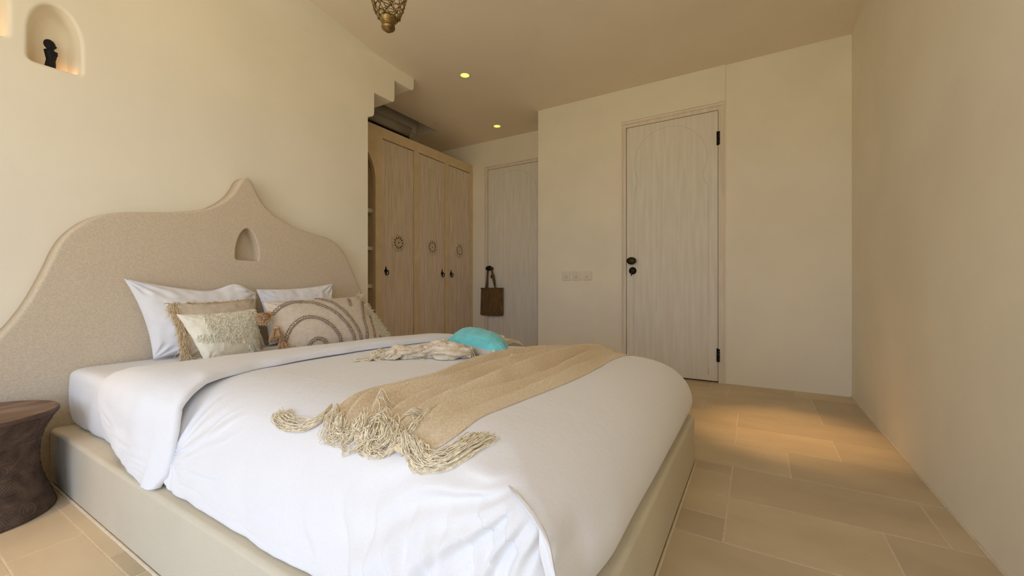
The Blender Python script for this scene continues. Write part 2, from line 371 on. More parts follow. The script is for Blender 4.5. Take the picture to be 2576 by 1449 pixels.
# floor of limestone tiles in rows along Y
rng = random.Random(4)
verts = []; faces = []; tint = []
def tile(x0, x1, y0, y1, g=0.0018, t=None):
    b = len(verts); e = 0.0012
    for (x, y, z) in ((x0 + g, y0 + g, -0.01), (x1 - g, y0 + g, -0.01), (x1 - g, y1 - g, -0.01), (x0 + g, y1 - g, -0.01),
                      (x0 + g + e, y0 + g + e, 0), (x1 - g - e, y0 + g + e, 0), (x1 - g - e, y1 - g - e, 0), (x0 + g + e, y1 - g - e, 0)): verts.append((x, y, z))
    t = t if t is not None else rng.choice([1.0, 0.97, 0.93, 0.88, 1.04, 0.95])
    for f in ((4, 5, 6, 7), (0, 1, 5, 4), (1, 2, 6, 5), (2, 3, 7, 6), (3, 0, 4, 7)): faces.append(tuple(i + b for i in f)); tint.append(t)
rowx = [1.385, 1.695, 1.995, 2.295, 2.58, 2.862, 3.20, 3.475, 3.78, 4.09, 4.3]
fixed = {1.385: [-0.34, 0.087], 1.695: [-0.495, 0.087], 1.995: [-0.121], 2.295: [-0.323, 0.09], 2.58: [0.095], 2.862: [-0.32, 0.30], 3.20: [-0.32, 0.18, 0.60]}
tones = {1.385: [0.92, 1.03, 1.0], 1.695: [0.95, 0.93, 1.0], 1.995: [0.92, 1.03, 1], 2.295: [0.97, 1.05, 1.0], 2.58: [0.94, 0.99], 2.862: [0.88, 1.0, 1.02], 3.20: [0.86, 0.98, 1.0, 0.92]}
for x0, x1 in zip(rowx, rowx[1:]):
    ys = [-0.62] + fixed.get(x0, [rng.uniform(-0.4, 0.1)])
    while ys[-1] < 3.6: ys.append(ys[-1] + rng.uniform(0.45, 0.75))
    for i, (a, b) in enumerate(zip(ys, ys[1:])):
        tn = tones.get(x0, []); tt = tn[i] if i < len(tn) else None
        if x0 == 1.695 and i == 2 or x0 == 1.385 and i == 2:
            a2 = 0.087; b2 = min(b, 0.26)
            if x0 == 1.385: tile(1.385, 1.533, a2, b2, t=0.86); tile(1.533, 1.695, a2, b2, t=1.0)
            else: tile(1.695, 1.90, a2, b2, t=1.0); tile(1.90, 1.995, a2, b2, t=0.9)
            tile(x0, x1, b2, b)
        else: tile(x0, x1, a, b, t=tt)
xs = [1.385, 1.08, 0.77, 0.46, 0.41, 0.253, 0.10, -0.2, -0.5, -0.81, -1.11, -1.42, -1.85]
for x1, x0 in zip(xs, xs[1:]):
    ys = [-0.62, {1.08: -0.34, 0.41: -0.1}.get(x0, rng.uniform(-0.5, 0))]
    if x0 == 0.41: ys = [-0.62, 0.0, 0.7, 1.42, 1.583]
    if x0 == 0.253: ys = [-0.62, 0.3, 1.03, 1.80]
    if x0 == 0.10: ys = [-0.62, 0.1, 0.9, 1.72]
    while ys[-1] < 2.6: ys.append(ys[-1] + rng.uniform(0.45, 0.75))
    for a, b in zip(ys, ys[1:]):
        tt = 0.86 if (x0 == 0.41 and abs(b - 1.583) < 1e-6) else (1.0 if x0 < 0.42 and b > 1.5 else None)
        tile(x0, x1, a, b, t=tt)
fl = link('floor', verts, faces, M['tile'], smooth=False)
ca = fl.data.color_attributes.new('tint', 'FLOAT_COLOR', 'CORNER')
i = 0
for pi_, pl in enumerate(fl.data.polygons):
    for _ in pl.loop_indices:
        t = tint[pi_]; ca.data[i].color = (t, t * 0.995, t * 0.985, 1); i += 1
struct(fl)
struct(MB().box(ROOM_X0 - 0.2, 4.5, ROOM_Y0 - 0.2, 3.75, -0.10, -0.0012).build('floor_grout', M['grout'], smooth=False))
mb = MB()
mb.tube([(x, ROOM_Y0 + 0.002 + 0.0015 * ns(x, 1, 2, 6), 0.001) for x in [i * 0.04 for i in range(-40, 93)]], 0.005, 6)
struct(mb.build('trim_1', M['grout']))                # mortar fillet along the right wall
struct(MB().tube([(0.449, y, 0.001) for y in [i * 0.05 for i in range(5, 49)]], 0.005, 6).tube([(x * 0.05, 0.229, 0.001) for x in range(9, 40)], 0.0045, 6).build('trim_2', M['grout']))

# ------------------------------------------------------------------ doors
DOORARCH = [(0.930, 0.06), (0.930, 0.82), (0.928, 1.53), (0.915, 1.63), (0.895, 1.70), (0.905, 1.75), (0.928, 1.84), (0.905, 1.96), (0.855, 2.05), (0.775, 2.105), (0.66, 2.135),
            (0.55, 2.12), (0.455, 2.07), (0.385, 1.985), (0.350, 1.90), (0.345, 1.80), (0.372, 1.70), (0.355, 1.62), (0.336, 1.54), (0.333, 0.82), (0.333, 0.06)]
def door(idx, X, y0, y1, mirror=False):
    """y0<y1: leaf between; hinges on the y0 side"""
    d = struct(empty('door_%d' % idx, (X, (y0 + y1) / 2, 0)))
    d['label'] = ['tall pale grey limewashed door with carved arch, to the right of the switches', 'narrower grey limewashed door in the alcove with a woven bag on its knob'][idx - 1]
    off = Vector((X, (y0 + y1) / 2, 0))
    def loc(o): 
        for v in o.data.vertices: v.co -= off
        return o
    leaf = MB().box(X + 0.002, X + 0.045, y0 + 0.004, y1 - 0.004, 0.012, 2.187)
    loc(leaf.build('door_leaf', M['grey_wood'], d, smooth=False))
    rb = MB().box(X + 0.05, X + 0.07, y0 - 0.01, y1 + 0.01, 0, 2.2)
    loc(rb.build('door_stop', M['dark_gap'], d, smooth=False))  # dark sheet behind the leaf, paints the shade in the gap around it
    w_ = 0.040
    fr = MB().box(X - 0.008, X + 0.03, y1, y1 + w_, 0, 2.19 + w_).box(X - 0.008, X + 0.03, y0 - w_, y0, 0, 2.19 + w_).box(X - 0.008, X + 0.03, y0, y1, 2.19, 2.19 + w_)
    fr.box(X - 0.0165, X - 0.007, y1 + w_ - 0.012, y1 + w_, 0, 2.19 + w_).box(X - 0.0165, X - 0.007, y0 - w_, y0 - w_ + 0.012, 0, 2.19 + w_).box(X - 0.0165, X - 0.007, y0 - w_ + 0.012, y1 + w_ - 0.012, 2.178 + w_, 2.19 + w_)
    loc(fr.build('door_frame', M['frame_wood'], d, smooth=False))
    sh = y0 - 0.26
    crv = smooth_curve([(X + 0.0015, y + sh, z) for y, z in DOORARCH], 5)
    loc(MB().tube(crv, 0.0035, 6).build('arch_moulding', M['grey_wood'], d))
    return d, loc
d1, loc1 = door(1, 3.667, 0.262, 1.000)
yk = 0.944
kn = MB().lathe([(0.010, 3.668), (0.030, 3.668), (0.030, 3.662), (0.014, 3.658), (0.013, 3.640), (0.030, 3.632), (0.040, 3.622), (0.038, 3.610), (0.024, 3.602), (0.003, 3.600)], 28, (0, yk, 1.0), 'X', sx=1.05, sy=0.82)
loc1(kn.build('door_knob', M['bronze'], d1))
lk = MB().lathe([(0.002, 3.650), (0.012, 3.651), (0.020, 3.655), (0.030, 3.659), (0.033, 3.664), (0.033, 3.669)], 28, (0, yk - 0.001, 0.914), 'X')
lko = loc1(lk.build('lock_plate', M['black_metal'], d1))
ky = MB().box(3.640, 3.644, yk + 0.001, yk + 0.009, 0.868, 0.905).lathe([(0.002, 3.638), (0.010, 3.640), (0.010, 3.645), (0.002, 3.647)], 14, (0, yk + 0.003, 0.915), 'X')
kyo = ky.build('key', M['black_metal'], lko, smooth=False)
for v in kyo.data.vertices: v.co -= Vector((3.667, (0.262 + 1.0) / 2, 0))
for z0, z1 in ((1.908, 2.018), (0.170, 0.276)):
    h = MB()
    for k in range(5):
        a = z0 + (z1 - z0) * k / 5; b = z0 + (z1 - z0) * (k + 1) / 5 - 0.002
        h.lathe([(0.001, a), (0.0075, a + 0.001), (0.0075, b - 0.001), (0.001, b)], 12, (3.657, 0.258, 0))
    h.box(3.660, 3.668, 0.255, 0.275, z0, z1)
    loc1(h.build('hinge', M['black_metal'], d1))
d2, loc2 = door(2, 4.112, 2.05, 2.80)
kn = MB().lathe([(0.010, 4.112), (0.030, 4.112), (0.030, 4.106), (0.014, 4.102), (0.013, 4.065), (0.034, 4.058), (0.042, 4.046), (0.036, 4.036), (0.003, 4.030)], 28, (0, 2.745, 0.992), 'X', sx=1.0, sy=0.72)
loc2(kn.build('door_knob', M['black_metal'], d2))
loc2(MB().lathe([(0.002, 4.094), (0.020, 4.098), (0.027, 4.104), (0.027, 4.113)], 24, (0, 2.728, 0.898), 'X').build('lock_plate', M['black_metal'], d2))

# three switches on the wall between the doors
labels = ['cream square switch plate, nearest the alcove corner of the three', 'cream square switch plate in the middle of the row of three', 'cream square switch plate closest to the grey door of the three']
for i, y in enumerate((1.575, 1.470, 1.364)):
    t = tag(empty('light_switch', (3.664, y, 0.876)), labels[i], 'switch', 'switches beside the door')
    MB().box(-0.010, 0.0, -0.045, 0.045, -0.043, 0.043).build('switch_plate', M['plastic'], t, bevel=0.004)
    MB().box(-0.013, -0.009, -0.030, 0.030, -0.030, 0.030).build('switch_bezel', M['plastic'], t, bevel=0.003)
    MB().lathe([(0.001, -0.026), (0.010, -0.024), (0.014, -0.012)], 20, (0, 0, -0.006), 'X').build('toggle', M['plastic'], t)

# ------------------------------------------------------------------ downlights (two in view)
for (x, y), lb in zip(DOWN[:2], ['round glowing recessed downlight nearer the bed and the hanging lantern', 'round glowing recessed downlight further back above the alcove entrance']):
    t = tag(empty('downlight', (x, y, CEIL)), lb, 'ceiling light', 'downlights in view')
    MB().lathe([(0.0375, 0.0), (0.043, -0.002), (0.0435, -0.004), (0.037, -0.004), (0.036, 0.0)], 40).build('trim_ring', M['ceiling'], t)
    MB().lathe([(0.001, -0.0045), (0.030, -0.004), (0.0375, -0.002)], 40).build('lens', M['lamp'], t)
for (x, y), lb in zip(DOWN[2:], ['recessed downlight over the floor between bed and right wall', 'recessed downlight over the floor beside the drum table']):
    t = tag(empty('downlight', (x, y, CEIL)), lb, 'ceiling light', 'downlights out of view')
    MB().lathe([(0.0375, 0.0), (0.043, -0.002), (0.0435, -0.004), (0.037, -0.004), (0.036, 0.0)], 40).build('trim_ring', M['ceiling'], t)
# ------------------------------------------------------------------ bed: plaster platform, headboard, mattress, duvet
BX0, BX1, BY0, BY1, BZ = 0.450, 1.957, 0.232, 2.405, 0.210
def rounded_rect(x0, x1, y0, y1, r, n=6):
    out = []
    for cx, cy, a0 in ((x1 - r, y1 - r, 0), (x0 + r, y1 - r, 90), (x0 + r, y0 + r, 180), (x1 - r, y0 + r, 270)):
        for k in range(n + 1):
            a = math.radians(a0 + 90 * k / n); out.append((cx + r * math.cos(a), cy + r * math.sin(a)))
    return out
base = MB().prism(rounded_rect(BX0, BX1, BY0, BY1, 0.022), 0, BZ, 'Z').build('bed_platform', M['stucco_pale'], bevel=0.013, seg=4)
tag(base, 'low pale plaster bed platform standing on the tiles under the white mattress', 'bed platform')

HB = [(0.16, 0.0), (0.175, 0.12), (0.20, 0.24), (0.245, 0.38), (0.29, 0.49), (0.333, 0.575), (0.365, 0.625), (0.403, 0.698), (0.437, 0.785), (0.462, 0.858), (0.480, 0.915), (0.505, 0.970), (0.543, 1.020), (0.584, 1.055), (0.623, 1.076), (0.68, 1.092),
      (0.76, 1.104), (0.85, 1.118), (0.935, 1.138), (1.00, 1.160), (1.050, 1.190), (1.092, 1.226), (1.125, 1.265), (1.148, 1.305), (1.165, 1.342), (1.185, 1.362), (1.203, 1.345), (1.225, 1.300), (1.255, 1.247), (1.295, 1.205), (1.355, 1.163), (1.44, 1.128),
      (1.52, 1.107), (1.60, 1.092), (1.66, 1.082), (1.71, 1.066), (1.75, 1.042), (1.785, 1.008), (1.815, 0.965), (1.845, 0.910), (1.88, 0.84), (1.915, 0.77), (1.95, 0.70), (1.985, 0.64), (2.00, 0.58), (2.00, 0.3), (2.00, 0.0)]
hb_out = [(p.x, p.y) for p in smooth_curve([Vector((a, b)) for a, b in HB], 3)]
hn = [(1.127, 0.930), (1.131, 0.921), (1.141, 0.917), (1.19, 0.916), (1.235, 0.916), (1.244, 0.920), (1.248, 0.930), (1.2485, 0.96), (1.244, 0.999), (1.233, 1.037), (1.217, 1.070), (1.200, 1.088), (1.186, 1.092), (1.172, 1.085), (1.156, 1.066), (1.142, 1.035), (1.132, 0.998), (1.128, 0.96)]
hn = [(p.x, p.y) for p in smooth_curve([Vector(a) for a in hn], 2, closed=True)]
hb = plate_with_niches(hb_out, [hn], 2.408, 0.078, 'headboard', M['stucco'], 2.499, lip=0.007, bevel_side=0.012, inset=0.006)
tag(hb, 'sand coloured plaster headboard with peaked curved top and small arched niche', 'headboard')

def perim(nx, ny):
    """indices of a grid's rim, going round"""
    r = [(i, 0) for i in range(nx)] + [(nx - 1, j) for j in range(1, ny)] + [(i, ny - 1) for i in range(nx - 2, -1, -1)] + [(0, j) for j in range(ny - 2, 0, -1)]
    return r
def cover(name, x0, x1, y0, y1, profL, profR, profF, profH, crad, m, zf, parent=None, nx=110, ny=120, dis=None, power=1.0):
    """a cloth block: a gridded top and rings that fall down each side; profiles are (inset, z) per ring for the
    left (-X), right (+X), foot (-Y) and head (+Y) sides, all the same length"""
    K = len(profL); vs = []; fs = []
    def ringpt(k, fx, fy):
        L_, R_, F_, H_ = profL[k][0], profR[k][0], profF[k][0], profH[k][0]
        X0, X1, Y0, Y1 = x0 + L_, x1 - R_, y0 + F_, y1 - H_
        c = crad[k]
        x = X0 + (X1 - X0) * fx; y = Y0 + (Y1 - Y0) * fy
        qx = min(max(x, X0 + c), X1 - c); qy = min(max(y, Y0 + c), Y1 - c)
        dx, dy = x - qx, y - qy
        if dx and dy:
            m_ = max(abs(dx), abs(dy)); l = math.hypot(dx, dy); x = qx + dx / l * m_; y = qy + dy / l * m_
        # height blended between the two sides
        wl, wr, wf, wh = (1 - fx) ** 8, fx ** 8, (1 - fy) ** 8, fy ** 8
        s = wl + wr + wf + wh
        z = (wl * profL[k][1] + wr * profR[k][1] + wf * profF[k][1] + wh * profH[k][1]) / s
        return x, y, z
    def warp(t, n): return t
    g = {}
    for i in range(nx):
        for j in range(ny):
            x, y, z = ringpt(0, i / (nx - 1), j / (ny - 1)); g[i, j] = len(vs); vs.append((x, y, z))
    for i in range(nx - 1):
        for j in range(ny - 1): fs.append((g[i, j], g[i + 1, j], g[i + 1, j + 1], g[i, j + 1]))
    rim = perim(nx, ny); prev = [g[a] for a in rim]
    for k in range(1, K):
        cur = []
        for (i, j) in rim:
            cur.append(len(vs)); vs.append(ringpt(k, i / (nx - 1), j / (ny - 1)))
        n = len(rim)
        for a in range(n): fs.append((prev[a], prev[(a + 1) % n], cur[(a + 1) % n], cur[a]))
        prev = cur
    if zf: vs = [zf(*v) for v in vs]
    o = link(name, vs, fs, m, parent)
    fixn(o)
    return o
def densify(prof, n):
    P = [p for p in smooth_curve([Vector(a) for a in prof], n)]
    return [(p.x, p.y) for p in P]

# mattress in its fitted sheet
mp_ = densify([(0.040, 0.442), (0.018, 0.438), (0.005, 0.425), (0.0, 0.405), (-0.002, 0.34), (0.0, 0.28), (0.006, 0.235), (0.022, 0.2115)], 3)
def mz(x, y, z):
    k = ss(0.43, 0.30, z)
    d = 0.004 * ns(x * 2 + 3, y * 9, z * 4, 1.2) * (1 if x < 0.6 else 0)
    zz = z + (0.004 * ns(x, y, 3, 5) if z > 0.43 else 0)
    # gathered tuck at the head corner
    if x < 0.56 and y > 1.95: d += (0.007 * math.exp(-((y - 2.36 + (0.42 - z) * 0.25) / 0.012) ** 2) + 0.004 * math.exp(-((y - 2.30 + (0.42 - z) * 0.6) / 0.02) ** 2) + 0.003 * math.sin((y - 2.0) * 40 + z * 26) * ss(2.35, 2.1, y)) * k
    cov = ss(1.80, 1.62, y)                       # flattened and drawn in where the duvet weighs on it
    x += cov * (0.13 * ss(0.80, 0.5, x) - 0.05 * ss(1.6, 1.88, x)); zz -= cov * 0.022 * ss(0.3, 0.44, z)
    return (x + d * k, y, zz)
ma = cover('mattress', 0.497, 1.885, 0.33, 2.400, mp_, mp_, mp_, mp_, [0.04] * len(mp_), M['sheet'], mz, nx=60, ny=90)
tag(ma, 'thick mattress in a tight white fitted sheet, bare at the headboard end', 'mattress')

# duvet: absolute profiles turned into insets from x 0.44..1.955, y 0.21..1.75
DX0, DX1, DY0, DY1 = 0.44, 1.955, 0.21, 1.75
pl_ = densify([(0.80, 0.474), (0.72, 0.468), (0.65, 0.452), (0.595, 0.425), (0.555, 0.385), (0.522, 0.335), (0.497, 0.285), (0.478, 0.240), (0.474, 0.218), (0.484, 0.213)], 13)
pr_ = densify([(1.72, 0.476), (1.79, 0.472), (1.85, 0.460), (1.895, 0.438), (1.922, 0.405), (1.936, 0.36), (1.940, 0.31), (1.938, 0.26), (1.930, 0.222), (1.918, 0.213)], 13)
pf_ = densify([(0.56, 0.476), (0.48, 0.472), (0.41, 0.461), (0.352, 0.440), (0.302, 0.410), (0.262, 0.368), (0.240, 0.32), (0.236, 0.275), (0.250, 0.228), (0.266, 0.213)], 13)
ph_ = densify([(1.55, 0.474), (1.60, 0.474), (1.64, 0.473), (1.67, 0.470), (1.69, 0.465), (1.70, 0.455), (1.705, 0.42), (1.705, 0.36), (1.70, 0.28), (1.69, 0.215)], 13)
K = len(pl_)
cr = [0.06 - 0.035 * k / (K - 1) for k in range(K)]
CREASE = [(0.352, 0.400, 0.308, 0.345, 0.010, 0.006), (0.400, 0.412, 0.345, 0.325, 0.009, 0.008), (0.430, 0.372, 0.365, 0.275, 0.009, 0.009), (0.455, 0.405, 0.450, 0.270, 0.007, 0.010), (0.500, 0.350, 0.425, 0.225, 0.008, 0.008),
          (0.525, 0.405, 0.500, 0.250, 0.007, 0.012), (0.560, 0.330, 0.505, 0.225, 0.007, 0.008), (0.620, 0.385, 0.570, 0.250, 0.007, 0.012), (0.700, 0.355, 0.610, 0.235, 0.006, 0.014), (0.640, 0.290, 0.570, 0.225, 0.006, 0.008), (0.820, 0.330, 0.700, 0.230, 0.005, 0.016),
          (1.385, 0.290, 1.230, 0.405, 0.0045, 0.008), (1.375, 0.278, 1.190, 0.375, 0.0045, 0.007), (1.380, 0.268, 1.150, 0.300, 0.005, 0.010), (1.370, 0.255, 1.100, 0.252, 0.005, 0.010), (1.330, 0.340, 1.250, 0.425, 0.003, 0.006), (1.300, 0.345, 1.200, 0.415, 0.003, 0.006),
          (1.38, 0.236, 0.50, 0.236, 0.0035, 0.006)]
def creases(y, z):
    d = 0
    for y0, z0, y1, z1, hh, ww in CREASE:
        ey, ez = y1 - y0, z1 - z0; L2 = ey * ey + ez * ez; t = ((y - y0) * ey + (z - z0) * ez) / L2
        if t < -0.3 or t > 1.3: continue
        q = (-(y - y0) * ez + (z - z0) * ey) / math.sqrt(L2) + 0.004 * math.sin(t * 7 + y0 * 40)
        env = ss(-0.25, 0.60, t) * ss(1.25, 0.75, t)
        d += hh * env * (math.exp(-(q / (ww * (0.75 if q > 0 else 1.5))) ** 2) - 0.35 * math.exp(-((q - ww * 1.1) / (ww * 0.7)) ** 2))
    return d
def dz(x, y, z):
    side = ss(0.47, 0.34, z)                       # 0 on top, 1 down the sides
    X, Y, Z = x, y, z
    left = ss(0.80, 0.56, x) * ss(0.26, 0.40, y)
    # broad puffiness
    Z += (0.004 * ns(x, y, 0.3, 2.5) + 0.0008 * ns(x, y, 4.3, 8)) * (1 - side) * ss(1.75, 1.60, y)
    # long soft wrinkles down the left side, steeper towards the foot
    a = y * 1.0 + (0.47 - z) * 0.9
    wr = 0.009 * ns(a * 8, 0.6, z * 3) + 0.0045 * ns(a * 22, 2.2, z * 4)
    wr *= 0.45 + 0.55 * ss(1.0, 0.5, y)
    X -= wr * left * (0.25 + side)
    # gathers radiating from the pinch under the fold (y 1.42, low on the side)
    dy_, dz_ = y - 1.42, z - 0.29
    rr = math.hypot(dy_, dz_); th = math.atan2(dz_, dy_)
    if y < 1.55 and x < 0.8: X -= 0.005 * math.sin(th * 17 + 1) * math.exp(-rr / 0.13) * left; X += 0.012 * math.exp(-(dy_ / 0.05) ** 2) * left
    if x < 0.72: X -= creases(y, z) * ss(0.72, 0.62, x) * ss(0.225, 0.245, z)
    # hem bulge along the ledge
    X -= 0.004 * math.sin(z * 90) * left * ss(0.30, 0.24, z)
    # folds fanning from the foot corner
    cy_, cz_ = y - 0.30, z - 0.45
    th2 = math.atan2(-cz_, cy_ + 1e-6); r2 = math.hypot(cy_, cz_)
    if x < 0.75 and y < 1.0:
        amp = 0.008 * ss(0.02, 0.12, r2) * ss(0.62, 0.22, r2)
        X -= amp * (math.sin(th2 * 13 + 2.5 * ns(r2 * 5, 1, 1)) + 0.6 * math.sin(th2 * 29 + 3 * ns(r2 * 7, 4, 1))) * ss(0.80, 0.58, x)
    # foot face: almost smooth
    foot = ss(0.42, 0.26, y)
    Y -= 0.004 * ns(x * 3, 1.5, z * 2) * foot * side
    # near corner pushed in towards +X like the tucked corner in the photo
    kk = ss(0.60, 0.30, y) * ss(0.74, 0.60, x)
    X += 0.052 * kk * ss(0.43, 0.33, z)
    Y += 0.030 * ss(0.85, 0.58, x) * ss(0.40, 0.32, z) * ss(0.40, 0.30, y)
    return (X, Y, Z)
du = cover('duvet', DX0, DX1, DY0, DY1, [(a - DX0, b) for a, b in pl_], [(DX1 - a, b) for a, b in pr_], [(a - DY0, b) for a, b in pf_], [(DY1 - a, b) for a, b in ph_], cr, M['sheet'], dz, nx=150, ny=420)
tag(du, 'white cotton duvet draped over the bed down to the plaster ledge', 'duvet')

# the turned-down cuff of the duvet: a flattened roll that follows the top and falls over the left side
path = [(0.468, 0.216), (0.470, 0.235), (0.476, 0.27), (0.480, 0.315), (0.482, 0.355), (0.487, 0.398), (0.503, 0.436), (0.545, 0.462), (0.62, 0.474), (0.75, 0.480), (0.9, 0.483), (1.1, 0.485), (1.3, 0.485), (1.5, 0.484), (1.66, 0.482), (1.78, 0.478), (1.86, 0.466), (1.91, 0.44), (1.935, 0.40), (1.945, 0.34), (1.945, 0.28)]
y0t = [(0.0, 1.412), (0.03, 1.400), (0.10, 1.415), (0.2, 1.425), (0.27, 1.44), (0.33, 1.470), (0.40, 1.50), (0.5, 1.530), (0.75, 1.552), (1.0, 1.545), (1.3, 1.51), (1.6, 1.465), (1.8, 1.43), (2.2, 1.40)]
y1t = [(0.0, 1.52), (0.02, 1.66), (0.05, 1.78), (0.09, 1.87), (0.14, 1.93), (0.2, 1.965), (0.26, 1.965), (0.31, 1.92), (0.38, 1.86), (0.48, 1.81), (0.6, 1.778), (0.8, 1.745), (1.0, 1.715), (1.3, 1.675), (1.6, 1.635), (2.2, 1.58)]
P2 = smooth_curve([Vector(a) for a in path], 8)
vs = []; nS = len(P2); nC = 56; s_ = 0
for i, p in enumerate(P2):
    if i: s_ += (p - P2[i - 1]).length
    t = (P2[min(i + 1, nS - 1)] - P2[max(i - 1, 0)]).normalized(); nn = Vector((-t.y, t.x))      # outward (up / away from bed)
    a, b = interp(y0t, s_), interp(y1t, s_)
    side = ss(0.30, 0.10, s_)
    for j in range(nC):
        g = 2 * PI * j / nC; c_, sn = math.cos(g), math.sin(g)
        yy = (a + b) / 2 - (b - a) / 2 * (abs(c_) ** 0.75) * (1 if c_ > 0 else -1)
        H = (0.017 + 0.006 * (1 - side)) * (1.0 + 0.25 * (abs(c_) > 0.0) * max(0, c_))
        h = H * (abs(sn) ** 0.65) * (1 if sn > 0 else -1)
        if sn > 0:
            pl = ss(0.55, 0.15, s_)
            h += (0.0050 * ns(yy * 22, s_ * 1.6, 0.4) + 0.0032 * ns(yy * 60, s_ * 2.2, 3)) * pl * sn * 1.3          # fine vertical pleats on the drop
            h += 0.009 * math.exp(-((yy - (1.455 + 0.10 * s_)) / 0.018) ** 2) * math.sin(min(PI, s_ / 0.25 * PI)) * pl
            h += 0.004 * ns(s_ * 4, yy * 5, 7) * (1 - pl)
        else: h = max(h, -0.010)
        q = p + nn * (h + 0.004 - 0.034 * math.sin(PI * min(1, s_ / 0.34)) * ss(a + 0.14, a + 0.01, yy))
        wob = 0.004 * ns(s_ * 14, 3, 3) * abs(c_)
        vs.append((q.x, yy + wob, max(q.y, 0.2125)))
cf = link('turned_down_cuff', vs, grid_faces(nS, nC, True) + [tuple(range(nC)), tuple((nS - 1) * nC + j for j in range(nC))], M['sheet'], du); fixn(cf)
# hem folded over itself down the near foot corner
cp = smooth_curve([(0.598, 0.366, 0.432), (0.590, 0.344, 0.426), (0.584, 0.311, 0.405), (0.574, 0.286, 0.384), (0.570, 0.278, 0.353), (0.566, 0.272, 0.326), (0.560, 0.268, 0.290), (0.550, 0.266, 0.250), (0.535, 0.270, 0.222)], 10)
vs = []; nC = 20
for i, p in enumerate(cp):
    t = i / (len(cp) - 1); w_ = 0.0125 * ss(-0.05, 0.30, t) * (0.8 + 0.5 * t) * (1 + 0.22 * math.sin(t * 17)); th = 0.0045 * ss(-0.1, 0.2, t) + 0.0005
    for j in range(nC):
        g = 2 * PI * j / nC; c_, s_ = math.cos(g), math.sin(g)
        vs.append((p.x - 0.004 + th * s_ + 0.0035 * math.cos(c_ * 3 + t * 14) * (w_ / 0.0105) + 0.35 * w_ * c_, p.y + w_ * c_ * 0.9 - 0.004, p.z + w_ * c_ * 0.25))
cfo = link('corner_fold', vs, grid_faces(len(cp), nC, True) + [tuple(range(nC)), tuple((len(cp) - 1) * nC + j for j in range(nC))], M['sheet'], du); fixn(cfo)
def soft(v): return Vector(v)
def bvh_of(*obs):
    vs = []; fs = []
    for o in obs:
        b = len(vs); vs += [v.co.copy() for v in o.data.vertices]; fs += [tuple(i + b for i in p.vertices) for p in o.data.polygons]
    return BVHTree.FromPolygons(vs, fs)
BED = bvh_of(du, cf)
def top(x, y, tree=None):
    h = (tree or BED).ray_cast(Vector((x, y, 1.2)), Vector((0, 0, -1)))
    return h[0].z if h[0] is not None else 0.30

